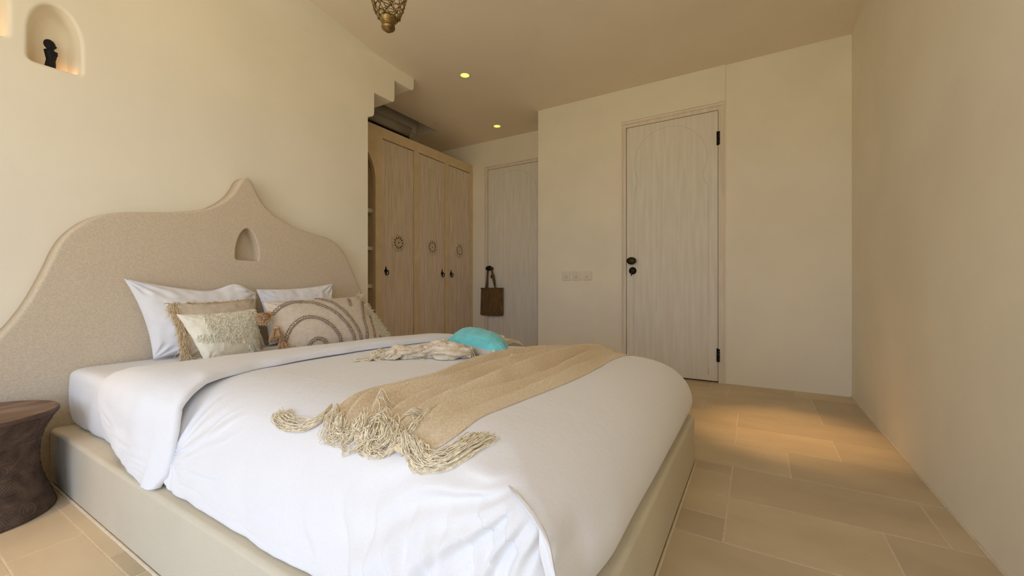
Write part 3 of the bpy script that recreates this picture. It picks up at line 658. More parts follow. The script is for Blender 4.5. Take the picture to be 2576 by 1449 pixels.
# ------------------------------------------------------------------ pillows and cushions
def pillow(name, TL, TR, BL, BR, T, m, parent=None, seed=0, pinch=0.07, wr=0.004, n=44, back=True, split=None, exp=0.5, sag=0.0, wfreq=5, flange=0.0, bump_top=None):
    """stuffed quad; returns object and a front-surface function P(u,v)->(point, normal)"""
    TL, TR, BL, BR = map(Vector, (TL, TR, BL, BR))
    nrm = (TR - TL + BR - BL).cross(TL - BL + TR - BR).normalized()
    if nrm.y > 0 and abs(nrm.y) > abs(nrm.z): nrm = -nrm
    if abs(nrm.z) > 0.9 and nrm.z < 0: nrm = -nrm
    def mid(u, v):
        # edges bow inward between the corners
        uu = u * (1 - pinch * (1 - v * v) * abs(u) ** 2); vv = v * (1 - pinch * 1.25 * (1 - u * u) * abs(v) ** 2)
        a = (uu + 1) / 2; b = (vv + 1) / 2
        p = BL * (1 - a) * (1 - b) + BR * a * (1 - b) + TL * (1 - a) * b + TR * a * b
        return p
    def S(u, v, s):
        f = 1 - flange
        au, av = min(1, abs(u) / f), min(1, abs(v) / f)
        base = ((1 - au ** 2.4) * (1 - av ** 2.4)) ** exp
        edge = (1 - au) * (1 - av)
        w_ = ns(u * wfreq + seed, v * wfreq * 0.8, seed * 1.7 + s) * 0.7 + 0.5 * ns(u * wfreq * 2.3, v * wfreq * 2.1 + seed, 3.1 + s)
        # creases that run out to the corners
        cr_ = math.sin(math.atan2(1.02 - abs(v), 1.02 - abs(u)) * 14 + seed) * ss(1.2, 1.95, abs(u) + abs(v)) 
        tb = Vector((0, 0, 0))
        if bump_top: tb = Vector((0, 0, bump_top[0] * math.exp(-((u - bump_top[1]) / bump_top[2]) ** 2) * max(0, v) ** 2))
        h = T * base * (1 - sag * max(0, v)) + (wr * w_ + wr * 0.9 * cr_) * min(1, base * 3)
        return mid(u, v) + nrm * h * s + tb
    obs = []
    def face(s):
        vs = []
        for i in range(n + 1):
            for j in range(n + 1):
                u, v = math.sin((i / n * 2 - 1) * PI / 2 * 0.999) * 0.35 + (i / n * 2 - 1) * 0.65, math.sin((j / n * 2 - 1) * PI / 2 * 0.999) * 0.35 + (j / n * 2 - 1) * 0.65
                vs.append(S(max(-1, min(1, u)), max(-1, min(1, v)), s))
        return vs, grid_faces(n + 1, n + 1)
    f1 = face(1); f2 = face(-1)
    if split is None:
        vs = f1[0] + f2[0]; k = len(f1[0]); fs = f1[1] + [tuple(i + k for i in f[::-1]) for f in f2[1]]
        me = bpy.data.meshes.new(name); me.from_pydata([tuple(v) for v in vs], [], fs)
        bm = bmesh.new(); bm.from_mesh(me); bmesh.ops.remove_doubles(bm, verts=bm.verts, dist=0.0006); bmesh.ops.recalc_face_normals(bm, faces=bm.faces)
        for f in bm.faces: f.smooth = True
        bm.to_mesh(me); bm.free(); me.materials.append(m)
        o = bpy.data.objects.new(name, me); C.collection.objects.link(o)
        if parent: o.parent = parent
    else:
        o = link(split[0], f1[0], f1[1], m, parent); link(split[1], f2[0], f2[1], split[2], parent)
    def P(u, v, lift=0.0):
        p = S(u, v, 1); e = 0.01
        a = S(min(1, u + e), v, 1) - S(max(-1, u - e), v, 1); b = S(u, min(1, v + e), 1) - S(u, max(-1, v - e), 1)
        q = a.cross(b)
        q = q.normalized() if q.length > 1e-9 else nrm
        if q.dot(nrm) < 0: q = -q
        return p + q * lift, q
    return o, P
def strands(mb, roots, n=5):
    """roots: list of (start, dir, length, radius, droop, curl)"""
    for (p, d, L_, r, dr, cu) in roots:
        p = Vector(p); d = Vector(d).normalized(); pts = [p.copy()]; st = L_ / n
        for k in range(n):
            d = (d + Vector((rng.uniform(-cu, cu), rng.uniform(-cu, cu), rng.uniform(-cu, cu) - dr))).normalized()
            p = p + d * st; pts.append(p.copy())
        mb.tube(pts, r, 4, taper=0.6)
def tassel(name, top_, down, L_, R_, m, parent, n=46, floor=None, head=None):
    top_ = Vector(top_); down = Vector(down).normalized()
    mb = MB(); hr = R_ * 0.42
    a = down.cross(Vector((0.3, 0.5, 0.8))).normalized(); b = down.cross(a)
    prof = [(0.0, 0.1), (0.10, 0.9), (0.20, 1.0), (0.27, 0.7), (0.30, 0.75)]
    vs = []
    for t, r in prof:
        for j in range(10):
            g = 2 * PI * j / 10; vs.append(top_ + down * t * L_ + (a * math.cos(g) + b * math.sin(g)) * hr * r)
    mb.add(vs, grid_faces(5, 10, True) + [tuple(range(10))])
    for k in range(n):
        g = rng.uniform(0, 2 * PI); q = math.sqrt(rng.random())
        o0 = top_ + down * 0.27 * L_ + (a * math.cos(g) + b * math.sin(g)) * hr * 0.7 * q
        sp = R_ * q * rng.uniform(0.8, 1.1); pts = []
        for t in (0, 0.3, 0.65, 1.0):
            e = t ** 0.7
            p = o0 + down * (L_ * 0.73 * t * rng.uniform(0.96, 1.02)) + (a * math.cos(g) + b * math.sin(g)) * (sp - hr * 0.7 * q) * e + Vector([rng.uniform(-1, 1) * 0.0012 for _ in range(3)])
            if floor is not None: p.z = max(p.z, floor + 0.0015 + 0.003 * rng.random())
            pts.append(p)
        mb.tube(pts, 0.0012, 4)
    return mb.build(name, m, parent)

o, _ = pillow('pillow', (0.655, 2.345, 0.808), (1.200, 2.340, 0.728), (0.742, 2.300, 0.447), (1.225, 2.300, 0.450), 0.080, M['pillowcase'], seed=2.3, pinch=0.08, wr=0.013, n=70, exp=0.5, sag=0.5, wfreq=2.6, flange=0.015, bump_top=(0.052, 0.62, 0.30))
tag(o, 'large white pillow with a peaked corner, standing against the headboard on the left', 'pillow', 'white pillows')
o, _ = pillow('pillow', (1.195, 2.335, 0.758), (1.672, 2.345, 0.792), (1.245, 2.300, 0.450), (1.66, 2.300, 0.450), 0.072, M['pillowcase'], seed=7.7, pinch=0.07, wr=0.012, n=60, exp=0.5, sag=0.5, wfreq=2.8, flange=0.015)
tag(o, 'white pillow against the headboard behind the cushion with braided arcs', 'pillow', 'white pillows')

# beige cushion with a fringed edge
t = tag(empty('fringed_cushion', (0.93, 2.12, 0.45)), 'beige linen cushion edged with long fringe, behind the shaggy cream cushion', 'cushion', 'decorative cushions at the headboard')
inv = Vector(t.location)
def shift(o, t):
    for v in o.data.vertices: v.co -= Vector(t.location)
    return o
o, P = pillow('cushion_body', (0.745, 2.155, 0.700), (1.125, 2.215, 0.712), (0.762, 2.075, 0.455), (1.13, 2.140, 0.455), 0.055, M['sand_weave'], t, seed=4.1, wr=0.005, n=44)
shift(o, t)
mb = MB(); R = []
for k in range(1300):
    v = rng.uniform(-0.98, 1.0); p, q = P(-0.985 + 0.08 * rng.random(), v)
    R.append((p, (-0.35 + 0.75 * rng.random() - 0.3, -0.45 * rng.random() - 0.2, 0.1 - 0.9 * rng.random()), rng.uniform(0.022, 0.050), 0.0010, 0.25, 0.20))
for k in range(150):
    u = rng.uniform(-1, 1); p, q = P(u, 0.985)
    R.append((p, (rng.uniform(-1, 1), -0.3, 0.25), rng.uniform(0.015, 0.035), 0.0012, 0.12, 0.3))
for k in range(110):
    u = rng.uniform(-1, -0.4); p, q = P(u, -0.98)
    R.append((p + Vector((0, -0.004, 0.006)), (rng.uniform(-0.8, 0.4), -1, 0.0), rng.uniform(0.02, 0.04), 0.0012, 0.04, 0.3))
strands(mb, R); o = shift(mb.build('fringe', M['tan_fringe'], t), t); o['kind'] = 'stuff'
for v in o.data.vertices: v.co.z = max(v.co.z, -0.002)

# shaggy cream cushion
t = tag(empty('shaggy_cushion', (0.9, 1.93, 0.45)), 'cream cushion with shaggy tufted diamonds, at the front left of the group', 'cushion', 'decorative cushions at the headboard')
o, P = pillow('cushion_body', (0.712, 1.985, 0.662), (1.035, 2.035, 0.668), (0.785, 1.905, 0.455), (1.030, 1.985, 0.455), 0.048, M['cream_cloth'], t, seed=9.4, wr=0.005, n=44, pinch=0.08)
shift(o, t)
mb = MB(); R = []
def band(u, v):
    a = ((u * 1.5 + v * 0.85) * 1.25) % 1.0; b = ((u * 1.5 - v * 0.85) * 1.25 + 0.35) % 1.0
    return min(abs(a - 0.5), abs(b - 0.5)) < 0.36
for k in range(6500):
    u, v = rng.uniform(-0.95, 0.98), rng.uniform(-0.95, 0.98)
    if not band(u, v): continue
    if v < -0.35 - 0.25 * u and u < 0.4: continue
    if u < -0.62 and v > 0.1: continue
    p, q = P(u, v)
    sg = 1 if ((u * 1.5 + v * 0.85) * 1.25) % 1.0 > 0.5 else -1
    dirn = q * 0.4 + Vector((rng.uniform(-0.1, 0.5) * sg - 0.1, -0.1, rng.uniform(-1.0, -0.3)))
    R.append((p, dirn, rng.uniform(0.011, 0.019), 0.0017, 0.10, 0.16))
strands(mb, R, 4); o = shift(mb.build('tufts', M['cream_tuft'], t), t); o['kind'] = 'stuff'

# large cushion with braided arcs and tassels
t = tag(empty('braided_cushion', (1.32, 1.92, 0.45)), 'large oatmeal cushion with brown braided arcs and rust tassels down its left edge', 'cushion', 'decorative cushions at the headboard')
o, P = pillow('cushion_body', (1.052, 2.000, 0.700), (1.600, 2.000, 0.712), (1.085, 1.880, 0.450), (1.640, 1.845, 0.450), 0.070, M['pale_weave'], t, seed=5.5, wr=0.004, n=60, pinch=0.035)
shift(o, t)
arcs = [(-0.45, 0.19, 0.42), (-0.50, 0.50, 1.20), (-0.52, 0.80, 1.88), (-0.42, 0.85, 2.25), (1.18, 0.22, 0.8), (1.18, 0.40, 1.35), (1.18, 0.60, 1.9), (1.18, 0.86, 2.6)]
for cu, ru, rv in arcs:
    pts = []
    for k in range(200):
        a = PI * k / 199; u = cu - ru * math.cos(a); v = -1.08 + rv * math.sin(a)
        if abs(u) < 0.985 and -0.97 < v < 0.985: pts.append((u, v))
    if cu < 0 and ru > 0.82: pts = [q for q in pts if q[0] > -0.25]
    if cu > 1 and ru > 0.8: pts = [q for q in pts if q[1] > 0.45 and q[0] < 0.6]
    if len(pts) < 8: continue
    P3 = [P(u, v, 0.001) for u, v in pts]
    mb = MB(); s_ = 0; A_ = []; B_ = []; c_line = []
    for i, (p, q) in enumerate(P3):
        if i: s_ += (p - P3[i - 1][0]).length
        tt = (P3[min(i + 1, len(P3) - 1)][0] - P3[max(0, i - 1)][0]).normalized(); sd = tt.cross(q).normalized()
        c_line.append(p)
        for lst, ph in ((A_, 0), (B_, PI)):
            lst.append(p + sd * 0.0078 * math.sin(s_ * 250 + ph) + q * (0.003 + 0.002 * math.cos(s_ * 250 + ph)))
    # resample finely enough for the twist
    def rs(L_, n): return [Vector(v) for v in smooth_curve(L_, n)]
    mb.tube(rs(A_, 2), 0.0024, 5).tube(rs(B_, 2), 0.0024, 5)
    shift(mb.build('braid', M['braid'], t), t)
    mb = MB().tube(c_line, 0.0042, 6); shift(mb.build('braid_core', M['braid_light'], t), t)
for (u, v, L_, dd) in ((-1.0, 0.50, 0.070, (-0.85, -0.45, -0.45)), (-1.0, 0.02, 0.078, (-0.30, -0.55, -0.80)), (-1.0, -0.42, 0.082, (-0.15, -0.60, -0.78))):
    p, q = P(u, v)
    shift(tassel('tassel', p + Vector((-0.008, -0.026, 0.012)), dd, L_, 0.034, M['rust_tassel'], t, n=190, floor=0.47), t)
p, q = P(0.97, 0.97)
mb = MB(); R = [(p, (rng.uniform(-0.7, 0.9), -0.4, rng.uniform(0.0, 1)), rng.uniform(0.02, 0.045), 0.0013, 0.12, 0.35) for _ in range(40)]
strands(mb, R); shift(mb.build('corner_tassel', M['beige_fringe'], t), t)

# fringed cream cushion at the far right of the bed head
t = tag(empty('fringed_cushion', (1.66, 2.0, 0.45)), 'small cream cushion with ragged fringe, half hidden at the right end', 'cushion', 'decorative cushions at the headboard')
o, P = pillow('cushion_body', (1.40, 2.16, 0.650), (1.705, 2.060, 0.668), (1.48, 2.02, 0.455), (1.775, 1.93, 0.455), 0.050, M['cream_cloth'], t, seed=1.4, wr=0.004, n=36)
shift(o, t)
mb = MB(); R = []
for k in range(420):
    v = rng.uniform(-0.95, 0.98); p, q = P(0.55 + 0.43 * rng.random() ** 0.6, v)
    R.append((p, q * 0.6 + Vector((0.5, -0.1, rng.uniform(-0.7, 0.3))), rng.uniform(0.012, 0.026), 0.0013, 0.15, 0.3))
strands(mb, R, 4); o = shift(mb.build('fringe', M['cream_tuft'], t), t); o['kind'] = 'stuff'

# ------------------------------------------------------------------ beige runner across the bed
Lc = [(1.99, 0.795), (1.90, 0.80), (1.76, 0.812), (1.50, 0.868), (1.24, 0.895), (1.09, 0.902), (0.957, 0.905), (0.858, 0.922), (0.774, 0.940), (0.722, 0.938), (0.677, 0.928), (0.640, 0.912), (0.612, 0.905)]
Rc = [(1.99, 0.47), (1.90, 0.475), (1.80, 0.485), (1.644, 0.500), (1.332, 0.493), (1.103, 0.506), (0.943, 0.515), (0.791, 0.532), (0.698, 0.530), (0.64, 0.535), (0.61, 0.545), (0.595, 0.556), (0.588, 0.565)]
def resample(c, n):
    P_ = smooth_curve([Vector(a) for a in c], 12); L_ = [0]
    for a, b in zip(P_, P_[1:]): L_.append(L_[-1] + (b - a).length)
    out = []; k = 0
    for i in range(n):
        s = L_[-1] * i / (n - 1)
        while k < len(L_) - 2 and L_[k + 1] < s: k += 1
        t = (s - L_[k]) / max(1e-9, L_[k + 1] - L_[k]); out.append(P_[k].lerp(P_[k + 1], min(1, t)))
    return out
NS, NT = 260, 120
LL, RR = resample(Lc, NS), resample(Rc, NS)
# (position across 0 right edge..1 left edge at the far end, at the near end, height, width)
ridges = [(0.10, 0.10, 0.022, 0.10), (0.25, 0.20, 0.034, 0.12), (0.38, 0.36, 0.044, 0.13), (0.50, 0.49, 0.028, 0.09), (0.64, 0.62, 0.046, 0.13), (0.78, 0.77, 0.034, 0.12), (0.91, 0.90, 0.038, 0.11), (0.99, 0.98, 0.012, 0.04)]
def runner_h(s, t):
    h = 0.0
    for k, (a, b, hh, ww) in enumerate(ridges):
        c_ = a + (b - a) * s + 0.040 * ns(s * 2.6, k * 1.7, 0.2) + 0.010 * ns(s * 14, k * 3.3, 5)
        amp = max(0.0, hh * (0.80 + 0.8 * ns(s * 3.0, k * 2.3, 9.1)) * (0.5 + 0.5 * ss(0.0, 0.3, s)) * (1 - 0.45 * ss(0.93, 1.0, s)))
        d = t - c_
        f = math.exp(-(d / 0.026) ** 2) if d > 0 else 0.75 * math.exp(-(d / (ww * 0.38)) ** 2) + 0.25 * math.exp(-(d / 0.012) ** 2)
        h = max(h, amp * f)
    h += 0.0012 * ns(s * 40, t * 30, 2) + 0.0020 * ns(s * 12, t * 14, 4)
    return h
def runner_P(s, t, lift=0.0):
    i = s * (NS - 1); a = int(min(NS - 2, i)); f = i - a
    L_ = LL[a].lerp(LL[a + 1], f); R_ = RR[a].lerp(RR[a + 1], f)
    p = R_.lerp(L_, t); end = ss(0.93, 1.0, s)
    x = p.x + end * 0.012 * math.sin(t * 19 + 1) + 0.004 * ns(s * 12, t * 8, 1)
    y = p.y + 0.006 * ns(s * 9, t * 2.0, 7)
    edge = min(t, 1 - t)
    h = 0.003 + runner_h(s, t) * (0.4 + 0.6 * ss(0, 0.03, edge)) 
    if x < 1.945: z = top(x, y)
    else: z = top(1.942, y) - (x - 1.945) * 6
    return Vector((min(x, 1.952 + 0.002), y, z + h + lift))
vs = [runner_P(i / (NS - 1), j / (NT - 1)) for i in range(NS) for j in range(NT)]
un = tag(empty('bed_runner', (1.2, 0.7, 0.47)), 'long beige woven throw laid across the bed, its fringed end toward the viewer', 'throw')
rn = link('woven_cloth', vs, grid_faces(NS, NT), M['beige_weave'], un); fixn(rn)
md = rn.modifiers.new('thick', 'SOLIDIFY'); md.thickness = 0.0022; md.offset = -1
RUN = bvh_of(du, cf, rn)
shift(rn, un)
def lay(pts, tree, lift, r):
    out = []
    for p in pts:
        q = Vector(p); q.z = max(q.z if len(p) > 2 else -1, top(q.x, q.y, tree) + lift + r); out.append(q)
    return out
def bundle(paths, n, spread, r=0.0010, wave=0.004, lift=0.0, tree=None, hump=0.012, jit=0.1, twist=0.0):
    """strings that follow a guide path lying on the bed; guide points are (x, y, extra height)"""
    mb = MB()
    if tree is not None: paths = [[((0.600 + (x - 0.600) * 0.45) if x < 0.600 else x, y, z) for x, y, z in g] for g in paths]
    for k in range(n):
        g = rng.choice(paths); a0 = rng.uniform(0, 2 * PI); q = math.sqrt(rng.random()); ph = rng.uniform(0, 9)
        G = smooth_curve([Vector(p) for p in g], 7); m_ = len(G); pts = []
        cut = int(m_ * rng.uniform(1 - jit, 1.0))
        for i in range(max(4, cut)):
            t = i / (m_ - 1); p = G[min(i, m_ - 1)]; tt = (G[min(i + 1, m_ - 1)] - G[max(0, i - 1)]); tt.z = 0; tt = tt.normalized() if tt.length > 0 else Vector((1, 0, 0))
            sd = Vector((-tt.y, tt.x, 0)); w_ = spread * (0.35 + 0.65 * ss(0, 0.4, t) + 0.35 * t)
            ang = a0 + twist * t
            wv = wave * (ns(t * 5, ph, 0) + 0.35 * ns(t * 16, ph, 6)); x = p.x + sd.x * (math.cos(ang) * q * w_ + wv); y = p.y + sd.y * (math.cos(ang) * q * w_ + wv) + wave * 0.4 * ns(t * 11, ph, 4)
            z = top(x, y, tree) + r + p.z + (0.5 + 0.5 * math.sin(ang)) * q * hump + max(0, wave * ns(t * 6, ph, 8)) 
            pts.append(Vector((x, y, z)))
        mb.tube(pts, r * rng.uniform(0.8, 1.2), 4)
    return mb
FR = []
# left rope end, curling away to the headboard side
FR.append(bundle([[(0.655, 0.925, 0.008), (0.615, 0.918, 0.006), (0.593, 0.945, 0.004), (0.588, 0.990, 0.003), (0.600, 1.035, 0.002), (0.622, 1.062, 0.002)],
                  [(0.64, 0.918, 0.006), (0.605, 0.915, 0.004), (0.584, 0.950, 0.002), (0.576, 1.000, 0.001), (0.588, 1.050, 0.001), (0.612, 1.085, 0.0)]], 46, 0.012, tree=RUN, hump=0.014, wave=0.005))
# the tangle in the middle of the near end: strings that loop up and back over the cloth
FR.append(bundle([[(0.640, 0.880, 0.004), (0.606, 0.865, 0.004), (0.585, 0.845, 0.0), (0.590, 0.815, 0.004), (0.622, 0.815, 0.010)],
                  [(0.635, 0.850, 0.004), (0.600, 0.835, 0.003), (0.578, 0.810, 0.0), (0.590, 0.780, 0.006), (0.628, 0.790, 0.010)],
                  [(0.630, 0.80, 0.004), (0.598, 0.785, 0.006), (0.575, 0.760, 0.0), (0.585, 0.735, 0.006), (0.628, 0.745, 0.010), (0.66, 0.775, 0.006)]], 62, 0.018, tree=RUN, hump=0.014, wave=0.013))
FR.append(bundle([[(0.622, 0.740, 0.004), (0.594, 0.735, 0.008), (0.573, 0.718, 0.0), (0.571, 0.690, 0.0), (0.590, 0.672, 0.006), (0.625, 0.682, 0.012), (0.640, 0.715, 0.012), (0.618, 0.740, 0.014)],
                  [(0.615, 0.71, 0.004), (0.585, 0.700, 0.004), (0.566, 0.675, 0.0), (0.578, 0.650, 0.0), (0.605, 0.650, 0.006), (0.632, 0.675, 0.014)]], 46, 0.013, tree=RUN, hump=0.014, wave=0.014))
FR.append(bundle([[(0.672, 0.655, 0.004), (0.640, 0.640, 0.004), (0.610, 0.640, 0.004), (0.588, 0.640, 0.0), (0.572, 0.645, 0.0)],
                  [(0.690, 0.630, 0.004), (0.655, 0.615, 0.004), (0.622, 0.615, 0.004), (0.594, 0.620, 0.0), (0.576, 0.622, 0.0)]], 34, 0.011, tree=RUN, hump=0.010, wave=0.008))
# right corner: strings sweep round and run back along the bed
FR.append(bundle([[(0.606, 0.625, 0.004), (0.582, 0.595, 0.003), (0.568, 0.560, 0.0), (0.570, 0.522, 0.0), (0.594, 0.492, 0.0), (0.628, 0.474, 0.0), (0.665, 0.462, 0.0), (0.695, 0.455, 0.0)],
                  [(0.606, 0.600, 0.006), (0.590, 0.575, 0.004), (0.580, 0.550, 0.0), (0.586, 0.520, 0.0), (0.610, 0.500, 0.0), (0.642, 0.485, 0.0), (0.672, 0.478, 0.0), (0.690, 0.475, 0.0)],
                  [(0.606, 0.575, 0.006), (0.594, 0.560, 0.003), (0.592, 0.540, 0.0), (0.602, 0.520, 0.0), (0.630, 0.503, 0.0), (0.655, 0.495, 0.0), (0.680, 0.488, 0.0)]], 74, 0.013, tree=RUN, hump=0.012, wave=0.008))
# strings lying loose over the cloth
FR.append(bundle([[(0.655, 0.70, 0.002), (0.70, 0.66, 0.002), (0.74, 0.645, 0.003), (0.78, 0.63, 0.001)], [(0.64, 0.80, 0.002), (0.68, 0.76, 0.002), (0.70, 0.74, 0.001)]], 20, 0.010, tree=RUN, hump=0.006, wave=0.012, jit=0.5))
for f in FR: shift(f.build('fringe', M['beige_fringe'], un), un)

# crumpled gauze throw under the turquoise cushion
gz = tag(empty('crumpled_throw', (1.38, 1.18, 0.475)), 'crumpled oatmeal gauze throw with knotted string fringe, under the turquoise cushion', 'throw')
def roll(mb, path, rad, seed, flat=0.62, nseg=14, nr=40, amp=0.22):
    G = smooth_curve([Vector(p) for p in path], nseg); n = len(G); vs = []
    for i, p in enumerate(G):
        t = i / (n - 1); tt = (G[min(i + 1, n - 1)] - G[max(0, i - 1)]).normalized(); sd = Vector((-tt.y, tt.x, 0)); r = interp(rad, t) * 1.35
        bz = top(p.x, p.y)
        for j in range(nr):
            g = 2 * PI * j / nr
            f = 1 + 0.60 * (abs(ns(t * 3.2 + seed, math.cos(g) * 1.3, math.sin(g) * 1.3 + seed)) * 2 - 0.45) + 0.16 * (abs(ns(t * 9, math.cos(g) * 2.6 + seed, math.sin(g) * 2.6)) * 2 - 0.4) + amp * 0.6 * (math.sin(5 * g + 7 * ns(t * 1.6, seed, 1) + seed) * 0.5 + 0.6 * math.sin(9 * g + 6 * ns(t * 2.5, seed, 3)) * 0.5 + 0.8 * ns(t * 9, math.cos(g) * 1.5 + seed, math.sin(g) * 1.5))
            q = Vector((p.x, p.y, 0)) + sd * math.cos(g) * r * f + tt * 0.3 * r * ns(t * 5, g, seed)
            q.z = max(bz + 0.0015, bz + p.z + r * flat + math.sin(g) * r * flat * f)
            vs.append(q)
    mb.add(vs, grid_faces(n, nr, True) + [tuple(range(nr))[::-1], tuple((n - 1) * nr + j for j in range(nr))])
K_ = 1.45
mb = MB()
roll(mb, [(1.165, 1.300, 0), (1.205, 1.265, 0), (1.255, 1.215, 0), (1.315, 1.175, 0.0)], [(0, 0.016), (0.25, 0.027), (0.7, 0.030), (1, 0.020)], 1.0, 0.62)
roll(mb, [(1.285, 1.225, 0.0), (1.300, 1.170, 0.0), (1.310, 1.115, 0), (1.335, 1.060, 0), (1.37, 1.02, 0)], [(0, 0.016), (0.2, 0.030), (0.6, 0.036), (1, 0.022)], 3.3, 0.62)
roll(mb, [(1.325, 1.270, 0.006), (1.335, 1.220, 0.016), (1.350, 1.165, 0.020), (1.375, 1.105, 0.016), (1.41, 1.05, 0.0)], [(0, 0.013), (0.3, 0.024), (0.7, 0.026), (1, 0.015)], 5.1, 0.55)
roll(mb, [(1.34, 1.30, 0.0), (1.38, 1.26, 0.004), (1.43, 1.23, 0.002), (1.50, 1.20, 0)], [(0, 0.013), (0.4, 0.026), (1, 0.030)], 7.4, 0.6)
roll(mb, [(1.38, 1.10, 0.0), (1.46, 1.12, 0.0), (1.56, 1.14, 0.0), (1.68, 1.12, 0), (1.80, 1.10, 0), (1.88, 1.075, 0)], [(0, 0.030), (0.5, 0.035), (0.7, 0.026), (1, 0.016)], 2.2, 0.5)
roll(mb, [(1.72, 1.20, 0.0), (1.78, 1.17, 0.0), (1.82, 1.145, 0.0), (1.84, 1.13, 0)], [(0, 0.020), (0.5, 0.030), (1, 0.014)], 9.2, 0.75)
shift(mb.build('crumpled_cloth', M['gauze'], gz), gz)
for g in ([[(1.185, 1.300, 0.010), (1.160, 1.320, 0.030), (1.130, 1.325, 0.022), (1.125, 1.305, 0.0), (1.150, 1.290, 0.0)], [(1.175, 1.285, 0.010), (1.150, 1.300, 0.028), (1.120, 1.305, 0.014), (1.100, 1.320, 0.0), (1.085, 1.345, 0.0)]],
          [[(1.205, 1.260, 0.018), (1.180, 1.255, 0.030), (1.160, 1.262, 0.016), (1.155, 1.275, 0.0), (1.175, 1.280, 0.0)], [(1.215, 1.240, 0.014), (1.195, 1.232, 0.024), (1.175, 1.236, 0.008), (1.165, 1.25, 0.0)]],
          [[(1.15, 1.31, 0.0), (1.12, 1.33, 0.0), (1.09, 1.345, 0.0), (1.06, 1.365, 0.0)]]):
    shift(bundle(g, 34, 0.010, r=0.0014, hump=0.010, wave=0.006).build('fringe', M['beige_fringe'], gz), gz)
shift(bundle([[(1.265, 1.185, 0.0), (1.245, 1.17, 0.0), (1.238, 1.150, 0.0)]], 16, 0.008, hump=0.004).build('fringe', M['beige_fringe'], gz), gz)

# turquoise cushion
t = tag(empty('turquoise_cushion', (1.52, 1.09, 0.50)), 'turquoise velvet cushion with cream tassels lying on the bed', 'cushion')
o, P = pillow('velvet_front', (1.42, 1.190, 0.532), (1.665, 1.315, 0.535), (1.385, 0.835, 0.497), (1.620, 0.985, 0.500), 0.062, M['turquoise'], t, seed=6.1, wr=0.005, n=56, split=('velvet_front', 'cloth_back', M['cushion_back']), pinch=0.05, exp=0.6)
shift(o, t)
ob = [c for c in t.children if c.name.startswith('cloth_back')][0]
for v in ob.data.vertices: v.co.z = max(v.co.z, 0.479)
shift(ob, t)
for i, (p, d) in enumerate((((1.388, 1.030, 0.520), (-0.30, -0.25, -0.9)), ((1.380, 0.915, 0.515), (-0.15, -0.75, -0.65)), ((1.392, 0.838, 0.500), (-0.05, -0.9, -0.3)), ((1.418, 1.20, 0.534), (-0.7, 0.3, -0.6)))):
    shift(tassel('tassel', p, d, 0.050 if i < 2 else 0.035, 0.017, M['beige_fringe'], t, n=40, floor=0.477), t)
# ------------------------------------------------------------------ wardrobe with open arched shelves
WY = 3.03; WT = 2.275
wd = tag(empty('wardrobe', (3.1, WY, 0)), 'tall built-in wardrobe with three limewashed doors and an open arched shelf bay', 'wardrobe')
def sh(o): return shift(o, wd)
X0, X1 = 2.02, 4.118
def arch_open(cx, zs, hw, hh, z0, n=24):
    pts = [(cx - hw, z0), (cx + hw, z0)] + [(cx + hw * math.cos(k / n * PI), zs + hh * math.sin(k / n * PI)) for k in range(n + 1)]
    return pts
bayx, bays = 2.350, 1.75
ao = arch_open(bayx, bays, 0.255, 0.335, 0.45)
# front slab with an arched hole: built as strips round the opening
mb = MB()
F0, F1 = WY, WY + 0.035
lf = [(X0, 0.0), (bayx - 0.255, 0.0), (bayx - 0.255, bays)] + [(bayx - 0.255 * math.cos(k / 12 * PI / 2), bays + 0.335 * math.sin(k / 12 * PI / 2)) for k in range(1, 13)] + [(bayx, WT), (X0, WT)]
rf = [(bayx + 0.255, 0.0), (2.687, 0.0), (2.687, WT), (bayx, WT)] + [(bayx + 0.255 * math.cos(k / 12 * PI / 2), bays + 0.335 * math.sin(k / 12 * PI / 2)) for k in range(12, -1, -1)]
mb.prism(lf, F0, F1).prism(rf, F0, F1).box(bayx - 0.255, bayx + 0.255, F0, F1, 0.0, 0.12)
dx = [(2.687, 3.103), (3.174, 3.595), (3.657, 4.066)]
mb.box(2.687, X1, F0, F1, 2.176, WT).box(2.687, X1, F0, F1, 0.0, 0.07)
mb.box(3.103, 3.174, F0, F1, 0.07, 2.176).box(3.595, 3.657, F0, F1, 0.07, 2.176).box(4.066, X1, F0, F1, 0.07, 2.176)
sh(mb.build('face_frame', M['tan_frame'], wd, smooth=False))
mb = MB().box(X0, X1, F1, 3.555, WT - 0.03, WT).box(X0, X0 + 0.03, F1, 3.555, 0, WT - 0.03).box(2.62, 2.65, F1, 3.555, 0, WT - 0.03).box(X1 - 0.03, X1, F1, 3.555, 0, WT - 0.03).box(X0, X1, 3.535, 3.555, 0, WT - 0.03)
sh(mb.build('carcass', M['tan_frame'], wd, smooth=False))
for z in (1.500, 1.148, 0.797, 0.45):
    sh(MB().box(X0 + 0.03, 2.62, F1 + 0.012, 3.53, z - 0.036, z).build('shelf', M['shelf'], wd, bevel=0.003))
